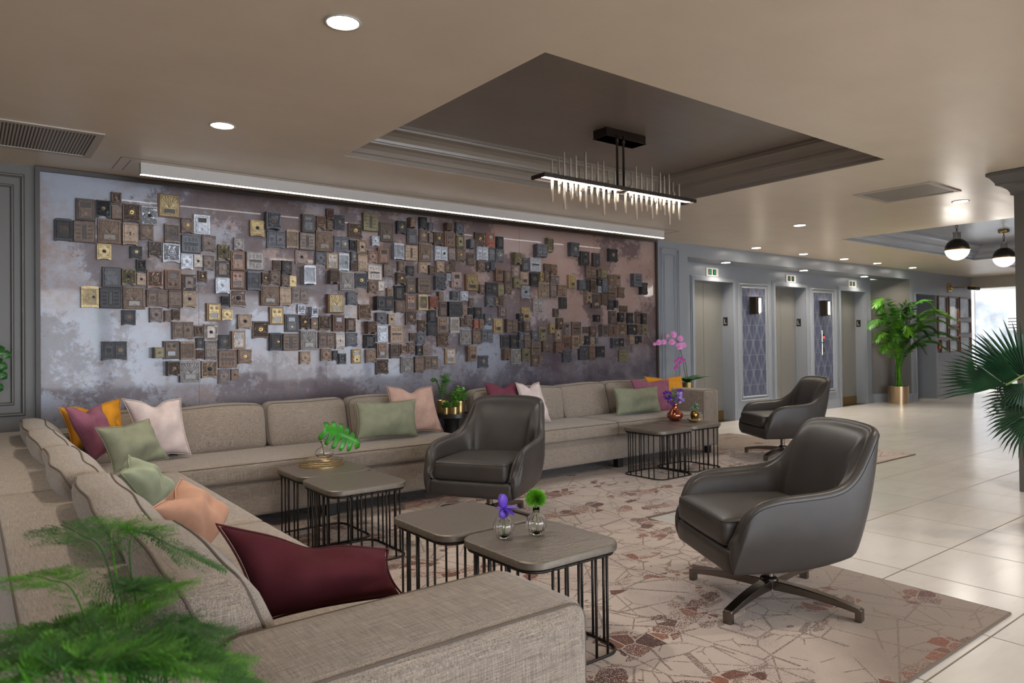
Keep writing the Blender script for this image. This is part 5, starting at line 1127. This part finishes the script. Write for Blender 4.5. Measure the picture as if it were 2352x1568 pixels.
def monstera(mb, c, d, up, L_, W_, droop=.25, cuts=6, n=26):
    """split leaf: midrib from c along d; lobes parted by slots"""
    c = Vector(c); d = Vector(d).normalized(); s = d.cross(Vector(up)).normalized(); u = s.cross(d)
    def pt(t_, q):
        wid = W_*(math.sin(PI*min(1, .12+t_*.88))**.75)*(1 if t_ < .9 else (1-t_)/.1*.6+.4)
        tt = t_-.12*(1-abs(q))*0-.14*abs(q)**1.5*(1-t_)*1.2+.10*abs(q)*t_
        return c+d*L_*tt+s*q*wid-u*(droop*L_*t_*t_+.35*W_*abs(q)**2)+u*.02*W_*math.sin(30*t_)*abs(q)
    for sg in (-1, 1):
        for k in range(cuts):
            t0 = k/cuts; t1 = (k+1)/cuts; P = []
            for i in range(6):
                q = i/5; gap = .0 if q < .35 else (.018+.05*(q-.35))
                a = t0+gap; b = t1-gap*.6
                P.append([pt(a+(b-a)*j/4, sg*q*(1-(.08 if j in (0, 4) and i == 5 else 0))) for j in range(5)])
            mb.grid(P if sg > 0 else [r[::-1] for r in P])
lf = thing('monstera_leaf', 'single split green monstera leaf arching out of the glass vase', 'leaf', (vc.x, vc.y, TZ+.004))
g = MB(); stp = catmull([(0, 0, .01), (-.01, .0, .08), (-.02, .0, .15), (.02, -.01, .205)], 6); g.tube(stp, .003, 6); g.build('stalk', M['stem'], lf, smooth=True)
g = MB(); monstera(g, (.0, -.01, .22), (.86, -.40, -.34), (-.25, -.75, .75), .26, .115, .18); o = g.build('blade', M['leaf_mon'], lf, smooth=True); weld(o, 3e-4); s = o.modifiers.new('t', 'SOLIDIFY'); s.thickness = .001
# copper vase bouquet, gold vase, leaf dish on the far pair
cc = at(1556, 966, 'z', TZ); t_ = thing('copper_vase', 'copper glass vase on the far pair of coffee tables', 'vase', (cc.x, cc.y+.03, TZ))
g = MB(); g.lathe([(.03, 0), (.06, .012), (.082, .045), (.08, .07), (.05, .10), (.024, .125), (.03, .155), (.04, .175), (.036, .175), (.02, .125), (.0001, .12)], n=36); g.build('vessel', M['copper'], t_, smooth=True)
fl_ = thing('flower_bunch', 'purple and lilac flowers in the copper vase', 'flowers', t_.location); rr = random.Random(4)
heads = [(-.11, 0, .26, 'petal_violet', .05, 70), (-.075, -.02, .21, 'petal_violet', .045, 50), (.03, -.03, .255, 'petal_lilac', .042, 14), (.06, -.02, .215, 'petal_lilac', .045, 14), (.10, .02, .27, 'petal_violet', .045, 40), (-.01, .01, .25, 'leaf_lime', .035, 30), (-.02, .0, .215, 'leaf', .04, 24)]
for x, y, z_, mt, r_, n_ in heads:
    g = MB()
    for k in range(n_):
        d = Vector((rr.gauss(0, 1), rr.gauss(0, 1), rr.gauss(0, 1))).normalized(); big = n_ < 20
        petal(g, Vector((x, y, z_))+d*r_*(.1 if big else .55), d, Vector((rr.uniform(-1, 1), .3, 1)), r_*(.95 if big else .5), r_*(.42 if big else .18), -.2)
    g.build('flower_head' if 'petal' in mt else 'greenery', M[mt], fl_, smooth=True)
g = MB()
for x, y, z_, *_ in heads: g.tube(catmull([(0, 0, .10), (x*.3, y*.3, .16), (x*.95, y*.95, z_)], 4), .002, 5)
g.tube(catmull([(0, 0, .1), (-.02, 0, .25), (-.035, 0, .37)], 4), .0012, 5); g.build('stem', M['stem'], fl_, smooth=True)
cc = at(1601, 964, 'z', TZ); t_ = thing('gold_bud_vase', 'small antique gold bud vase next to the leaf dish', 'vase', (cc.x, cc.y+.03, TZ))
g = MB(); g.lathe([(.022, 0), (.035, .01), (.042, .04), (.042, .06), (.032, .085), (.018, .095), (.02, .10), (.016, .10), (.0001, .09)], n=28); g.build('vessel', M['gold_dk'], t_, smooth=True)
fl_ = thing('succulent_sprig', 'pale green sprig in the small gold bud vase', 'plant', t_.location); g = MB()
for k in range(46):
    c_ = Vector((rr.gauss(0, .02), rr.gauss(0, .015), .125+rr.gauss(0, .016))); d = Vector((rr.gauss(0, 1), rr.gauss(0, 1), rr.gauss(.4, 1))); petal(g, c_, d, (.1, .3, 1), .024, .017, .3)
g.tube([(0, 0, .09), (0, 0, .13)], .002, 5); g.build('leaves', leafmat('grey_green_leaf', '#6E8A70', '#A8BDA0', .6), fl_, smooth=True)
cc = at(1592, 969, 'z', TZ); t_ = thing('leaf_dish', 'gold palm leaf shaped dish beside the copper vase', 'dish', (cc.x, cc.y, TZ+.003)); g = MB()
for k in range(-7, 8):
    a = k/7; st_ = Vector((.02*a, 0, .003)); e = Vector((.12*a+.02*(1 if a > 0 else -1), -.03+.09*(1-abs(a)), .018+.035*abs(a))); g.blade(st_, e, .011, Vector((0, 0, 1)), .3)
    e2 = Vector((.09*a, -.05*(1-abs(a))-.02, .01+.022*abs(a))); g.blade(st_, e2, .011, Vector((0, 0, 1)), .3)
g.tube([(-.06, -.01, .008), (0, 0, .002), (.06, .0, .008)], .003, 6); o = g.build('dish', M['brass'], t_); s = o.modifiers.new('t', 'SOLIDIFY'); s.thickness = .0015

# ================================================================== PLANTS
def pot(root, r, h, mat, soil=True, taper=.94):
    g = MB(); g.lathe([(r*taper, 0), (r, h), (r*.955, h), (r*.93, h*.9)], n=40); o = g.build('pot', mat, root, auto=50)
    g = MB(); g.lathe([(.0001, h*.9), (r*.94, h*.9)], n=24); g.build('soil', M['soil'], root); return o
def leafy(root, c, R, H, n, L_, w_, mat, name='foliage', seed=1):
    rr = random.Random(seed); g = MB()
    for i in range(n):
        a = rr.uniform(0, 2*PI); q = rr.random()**.5*R; z_ = rr.uniform(.25, 1)*H*(1-.35*(q/R)**2); p_ = Vector((c[0]+q*math.cos(a), c[1]+q*math.sin(a), c[2]+z_))
        d = Vector((math.cos(a)*.8+rr.gauss(0, .4), math.sin(a)*.8+rr.gauss(0, .4), rr.uniform(-.1, .9))); petal(g, p_, d, (0, 0, 1), L_*rr.uniform(.7, 1.2), w_, -.3)
        if i % 4 == 0: g.tube([(c[0]+rr.gauss(0, R*.2), c[1]+rr.gauss(0, R*.2), c[2]), p_], .0018, 4)
    return g.build(name, mat, root, smooth=True)
ZT = .602
for (dx, dy, r_, h_, kind, lab) in ((-.085, .02, .05, .13, 'fern', 'tallest feathery fern in a brass pot on the black side table'), (-.035, -.085, .055, .075, 'herb', 'small speckled green plant in the low brass pot on the side table'), (.065, -.02, .058, .12, 'lime', 'bushy bright green plant in the right brass pot on the side table'), (-.10, -.06, .03, .07, 'tiny', 'tiny leafy plant in the smallest brass pot, left on the side table')):
    t_ = thing('potted_plant', lab, 'plant', (3.53+dx, 5.52+dy, ZT), 0, 'brass potted plants on the side table'); pot(t_, r_, h_, M['brass'])
    if kind == 'fern':
        rr = random.Random(9)
        for k in range(9):
            a = rr.uniform(0, 2*PI); g = MB(); L_ = rr.uniform(.05, .13); top = rr.uniform(.22, .34)
            st = catmull([(0, 0, h_*.8), (L_*.2*math.cos(a), L_*.2*math.sin(a), h_+.08), (L_*.6*math.cos(a), L_*.6*math.sin(a), h_+top*.75), (L_*1.1*math.cos(a), L_*1.1*math.sin(a), h_+top*.72)], 6); g.tube(st, .0015, 4)
            for i in range(5, len(st)):
                for sg in (-1, 1):
                    for m2 in range(4): 
                        d = Vector((math.cos(a+sg*1.2), math.sin(a+sg*1.2), rr.uniform(-.2, .5)))*rr.uniform(.03, .055); g.blade(st[i], st[i]+d, .003, Vector((0, 0, 1)))
            g.build('frond', M['leaf_fern'], t_)
    else: leafy(t_, (0, 0, h_*.8), r_*(1.25 if kind == 'lime' else 1.05), .15 if kind == 'lime' else .07, 150 if kind == 'lime' else 90, .03 if kind == 'lime' else .018, .011 if kind == 'lime' else .007, M['leaf_lime'] if kind == 'lime' else M['leaf_fern'], seed=len(kind))
# orchid
t_ = thing('potted_orchid', 'pink orchid in a brass pot behind the far sofa arm', 'plant', (7.42, 5.92, .602)); pot(t_, .075, .11, M['brass']); rr = random.Random(12)
for k, (a, L_) in enumerate(((-.5, .26), (.1, .30), (-1.3, .22), (3.3, .24), (-.9, .28), (2.4, .2), (.7, .22), (4.2, .2))):
    g = MB(); petal(g, (0, 0, .10), (math.cos(a), math.sin(a), 1.0), (0, 0, 1), L_*.95, .055, -.55); o = g.build('leaf', M['leaf_orch'], t_, smooth=True); o.modifiers.new('t', 'SOLIDIFY').thickness = .002
for k, pts in enumerate(([(0, 0, .08), (-.05, 0, .25), (-.10, 0, .45), (-.19, 0, .64), (-.33, 0, .66), (-.55, 0, .60)], [(.02, 0, .08), (.0, 0, .2), (-.04, 0, .38), (-.12, 0, .40)])):
    g = MB(); sp_ = catmull(pts, 6); g.tube(sp_, .004, 6); g.build('flower_stem', M['bark'], t_, smooth=True)
def bloom(c, r_, mt):
    g = MB(); f_ = Vector((rr.uniform(-.3, .1), -1, rr.uniform(-.2, .15))).normalized(); s = f_.cross(Vector((0, 0, 1))).normalized(); u = s.cross(f_)
    for a, L_, w_ in ((0, 1.1, .75), (PI, 1.1, .75), (PI/2, .95, .42), (-PI*.3, .9, .4), (-PI*.7, .9, .4)): petal(g, Vector(c)-f_*0, s*math.cos(a)+u*math.sin(a)-f_*(-.1), f_, r_*L_, r_*w_, .12)
    g.build('flower', M[mt], t_, smooth=True); g = MB(); petal(g, Vector(c)+f_*.004, (s*0-u+f_*.8), f_, r_*.4, r_*.16, 0); g.build('lip', M['petal_hot'], t_, smooth=True)
OX = 7.42
for px, py, r_ in ((1503, 790, .022), (1512, 786, .040), (1524, 785, .036), (1533, 771, .022), (1546, 768, .045), (1562, 777, .04), (1543, 785, .042), (1560, 795, .048), (1570, 792, .035)):
    q = at(px, py, 'y', 5.86); bloom((q.x-7.42, q.y-5.92, q.z-.602), r_*1.15, 'petal_pink')
for px, py in ((1552, 830), (1558, 824), (1565, 822), (1570, 827), (1562, 833), (1555, 838), (1551, 845)):
    q = at(px, py, 'y', 5.86); bloom((q.x-7.42, q.y-5.92, q.z-.602), .026, 'petal_hot')
# far areca palm
def frond(root, pts, L_, mat, n=26, w_=.012, seed=0, vee=.5, nm='frond', tip=.35):
    rr = random.Random(seed); g = MB(); sp_ = catmull(pts, 10); N = len(sp_); g.tube(sp_, [max(.0018, .008*(1-i/N)) for i in range(N)], 5)
    s0 = int(N*.38)
    for i in range(s0, N-1):
        for hlf in (0, .5):
            u = (i+hlf-s0)/(N-s0); p_ = sp_[i].lerp(sp_[min(i+1, N-1)], hlf); d = (sp_[min(i+1, N-1)]-sp_[i-1]).normalized(); s = d.cross(Vector((0, 0, 1)))
            if s.length < .05: s = Vector((1, 0, 0))
            s.normalize(); up = s.cross(d).normalized(); ll = L_*(math.sin(PI*(.15+.8*u))**.8)*(1-.2*u)+.02
            for sg in (-1, 1):
                dd = (s*sg*(1-.45*u)+d*(.55+.5*u)+up*vee*.4+Vector((0, 0, -.50))+Vector((rr.gauss(0, .07), rr.gauss(0, .07), rr.gauss(0, .07)))).normalized()
                g.blade(p_, p_+dd*ll, w_, up)
    return g.build(nm, mat, root)
t_ = thing('potted_palm', 'tall areca palm in a champagne metal pot beside the farthest lift', 'plant', (14.22, 6.30, 0)); pot(t_, .185, .33, M['pot_gold']); rr = random.Random(21)
FR = [(-.60, 2.02), (-.45, 1.92), (-.70, 1.62), (-.60, 1.38), (-.30, 1.72), (.05, 1.78), (.10, 1.50), (.55, 1.98), (.35, 1.70), (.85, 1.62), (.95, 1.38), (.72, 1.22), (-.40, 1.18), (.50, 1.42), (-.12, 1.38), (.75, 1.80), (.30, 1.30), (.65, 1.50), (.9, 1.75), (.2, 1.92), (.45, 1.15)]
pal2 = leafmat('areca_leaf', '#3C7A1A', '#6FA82A')
for k, (dx, top) in enumerate(FR):     # each frond arches out over the lobby floor, clear of the wall behind
    vx, vy = .41, -.91; fwd = rr.uniform(.02, .38); ex = vx*dx-fwd*.5; ey = vy*dx*.8-fwd*.45
    if ey > .04: ey = .04*(ey > 0)+.0; ex -= abs(dx)*.55
    base_ = (rr.gauss(0, .04), rr.gauss(0, .04), .30)
    frond(t_, [base_, (ex*.10, ey*.10, .30+(top-.3)*.45), (ex*.40, ey*.40, .30+(top-.3)*.85), (ex*.85, ey*.85, top), (ex*1.25, ey*1.25, top-.16)], (.27 if dx < 0 else .33), M['leaf'] if k % 3 else pal2, w_=.0085 if dx < 0 else .012, seed=k, vee=.2)
# near fan palm at the right edge
t_ = thing('fan_palm', 'dark fan palm reaching in from the right edge beside the column', 'plant', (5.55, 1.45, 0)); pot(t_, .2, .32, M['pot_gold'])
g = MB(); g.tube(catmull([(0, 0, .25), (.02, .0, .6), (.0, .02, 1.05)], 6), [.03]*13, 8); g.build('trunk', M['bark'], t_, smooth=True)
def fan(root, hub, d, up, R, n=26, spread=2.5, w_=.012, seed=0, droop=.25, fuse=.45):
    rr = random.Random(seed); hub = Vector(hub); d = Vector(d).normalized(); s = d.cross(Vector(up)).normalized(); u = s.cross(d); g = MB()
    P = []
    for i in range(n):
        a = -spread/2+spread*i/(n-1); q = d*math.cos(a)+s*math.sin(a); L_ = R*(.75+.25*math.cos(a*.8))*rr.uniform(.92, 1.05); rt = R*fuse*(.8+.2*math.cos(a)); ww = rt*math.tan(spread/(n-1)/2)*1.15
        nq = q.cross(u).normalized(); mid = hub+q*rt+u*.03*R*math.sin(a*3); tipp = hub+q*L_-u*droop*L_*.5-Vector((0, 0, droop*L_*.3)); m2 = mid.lerp(tipp, .5)+u*.02
        g.add([hub, mid+nq*ww-u*ww*.5, mid+u*ww*.35, mid-nq*ww-u*ww*.5, m2+nq*ww*.7-u*ww*.3, m2+u*ww*.2, m2-nq*ww*.7-u*ww*.3, tipp], [(0, 1, 2), (0, 2, 3), (1, 4, 5, 2), (2, 5, 6, 3), (4, 7, 5), (5, 7, 6)])
    return g.build('leaf', M['leaf_dk'], root)
def fanleaf(px, py, x, tx, ty, R, ang, seed, spread=2.5, droop=.25, n=26, upv=None):
    """leaf whose hub stands where the photo shows it at depth plane x"""
    h = at(px, py, 'x', x); e = at(tx, ty, 'x', x); o = Vector(t_.location); d = (e-h)
    fan(t_, h-o, d, upv or (-.9, -.2, .4), R, n, spread, seed=seed, droop=droop)
    g = MB(); g.tube(catmull([(0, .0, .95), ((h-o).x*.5, (h-o).y*.5, (h-o).z*.5+.55), tuple(h-o)], 5), .006, 6); g.build('petiole', M['stem'], t_, smooth=True)
fanleaf(2345, 872, 5.30, 2200, 822, .47, 0, 1, 1.15, .10, 17)
fanleaf(2310, 884, 5.20, 2190, 862, .39, 0, 2, .95, .08, 13)
fanleaf(2356, 866, 5.35, 2300, 775, .40, 0, 3, 1.2, .03, 12)
fanleaf(2350, 880, 5.25, 2300, 935, .20, 0, 4, 1.5, .4, 12)
fanleaf(2362, 905, 5.3, 2290, 905, .27, 0, 5, 1.2, .2, 11)
fanleaf(2366, 945, 5.3, 2285, 946, .28, 0, 6, 1.2, .3, 11)
fanleaf(2368, 962, 5.3, 2310, 1000, .27, 0, 7, 1.3, .4, 11)
fanleaf(2400, 880, 5.4, 2440, 820, .40, 0, 8, 1.6, .2, 16)
# left plant by the panelled wall
t_ = thing('potted_monstera', 'green split-leaf plant cut by the left edge near the panelled wall', 'plant', (-.12, 5.98, 0)); pot(t_, .17, .35, M['pot_gold'])
for k, (px, py, L_) in enumerate(((-32, 790, .18), (-28, 818, .15), (-22, 840, .14), (-30, 866, .14), (-90, 780, .22), (-110, 840, .22))):
    h = at(px-14, py, 'y', 5.9); o = Vector(t_.location); g = MB(); monstera(g, h-o, (.8, -.15, -.25-.05*k), (0, -.7, .7), L_, .07, .15, 4); q = g.build('leaf', M['leaf_orch'], t_, smooth=True)
    g = MB(); g.tube(catmull([(0, 0, .3), ((h-o).x*.3, 0, .7), tuple(h-o)], 5), .004, 5); g.build('stalk', M['stem'], t_, smooth=True)
# foreground asparagus fern on a small stand in front of the sofa arm
fx, fy = .20, .78
ps_ = round_table('plant_stand', 'black pedestal stand under the foreground fern, below the frame', .16, .72, .42, .17)
ps_.location.z = 0
t_ = thing('potted_fern', 'blurred bright green asparagus fern filling the lower left corner', 'plant', (.16, .72, .42)); pot(t_, .10, .13, M['white'])
def feather(root, pts, W_, n=30, seed=0):
    rr = random.Random(seed); g = MB(); sp_ = catmull(pts, 12); N = len(sp_); g.tube(sp_, .0012, 4); s0 = int(N*.45)
    nrm = Vector((0, 0, 1))
    for i in range(s0, N-1):
        u = (i-s0)/(N-s0); d = (sp_[min(i+1, N-1)]-sp_[i-1]).normalized(); s = d.cross(nrm).normalized(); bl = W_*(math.sin(PI*(.12+.86*u))**.9)
        for sg in (-1, 1):
            bd = (s*sg+d*.75+Vector((0, 0, rr.gauss(0, .08)))).normalized(); b0 = sp_[i]; m2 = max(3, int(bl/.005))
            for j in range(1, m2+1):
                q = b0+bd*bl*j/m2; sub = .016*(1-.5*j/m2)
                for s2 in (-1, 1):
                    sd = bd.cross(nrm).normalized()*s2
                    g.blade(q, q+(sd*.8+bd*.8+Vector((0, 0, rr.gauss(0, .25)))).normalized()*sub, .0010, nrm, .1)
            g.blade(b0, b0+bd*bl, .0007, nrm, .1)
    return g.build('frond', M['leaf_fern' if seed % 2 else 'leaf_fern2'], root)
FP = [((245, 1290), (140, 1205, 1.05), .10), ((255, 1235), (330, 1215, 1.15), .10), ((300, 1240), (500, 1300, 1.15), .10), ((180, 1380), (60, 1320, .95), .08), ((260, 1400), (330, 1335, 1.0), .08), ((300, 1420), (390, 1340, 1.05), .09), ((380, 1450), (480, 1440, 1.1), .10),
      ((320, 1480), (560, 1530, 1.05), .11), ((200, 1480), (40, 1470, .85), .10), ((260, 1500), (200, 1420, .9), .09), ((330, 1520), (420, 1490, .95), .11), ((220, 1540), (90, 1540, .8), .10), ((300, 1540), (330, 1460, .85), .10), ((420, 1540), (540, 1560, .95), .10), ((150, 1530), (20, 1510, .75), .08), ((280, 1470), (300, 1390, .95), .09), ((350, 1560), (480, 1520, .85), .10), ((240, 1560), (300, 1500, .72), .09), ((100, 1560), (180, 1480, .78), .09), ((380, 1520), (500, 1500, .98), .12), ((300, 1500), (430, 1450, .9), .12), ((180, 1500), (110, 1430, .88), .11), ((380, 1560), (560, 1555, .92), .12), ((260, 1555), (390, 1530, .75), .11), ((150, 1560), (250, 1530, .7), .1), ((60, 1560), (10, 1540, .7), .1)]
for k, (mid, (ex, ey, dep), W_) in enumerate(FP):
    def P3(px, py, dp): d = CF + CR*((px-1176)/FPX) - CU*((py-CY)/FPX); return EYEP+d*dp-Vector((.16, .72, .42))
    m_ = P3(mid[0], mid[1], dep*.92); e = P3(ex, ey, dep); feather(t_, [(0, 0, .12), tuple(Vector((0, 0, .25)).lerp(m_, .5)), tuple(m_), tuple(m_.lerp(e, .55)+Vector((0, 0, .008))), tuple(e)], W_*.68, seed=k)
# far table and chairs by the window
q = at(2318, 890, 'x', 19.0)
t_ = thing('dining_table', 'pale table by the far window behind the fan palm', 'table', (19.2, 5.2, 0)); g = MB(); g.box(-.35, .35, -.6, .6, .71, .75); g.build('table_top', M['vent'], t_)
g = MB(); g.lathe([(.25, 0), (.25, .02), (.04, .04), (.04, .71)], n=20); g.build('pedestal', M['bar'], t_)
for x, y, rz, l in ((18.5, 5.75, 1.57, 'dark dining chair on the lobby side of the far window table, left'), (18.5, 4.75, 1.57, 'dark dining chair on the lobby side of the far window table, right')):
    t_ = thing('dining_chair', l, 'chair', (x, y, 0), rz, 'dining chairs by the far window'); g = MB(); softbox(g, -.22, .22, -.22, .22, .42, .48, .02, n=4); g.build('seat', M['v_plum'], t_, smooth=True)
    g = MB(); softbox(g, -.21, .21, .19, .24, .55, .88, .02, n=4); g.build('backrest', M['v_plum'], t_, smooth=True)
    for sx in (-1, 1):
        for sy in (-1, 1): g = MB(); g.tube([(sx*.19, sy*.19, .43 if sy < 0 else .86), (sx*.21, sy*.23, 0)], .014, 6); g.build('leg', M['black'], t_)
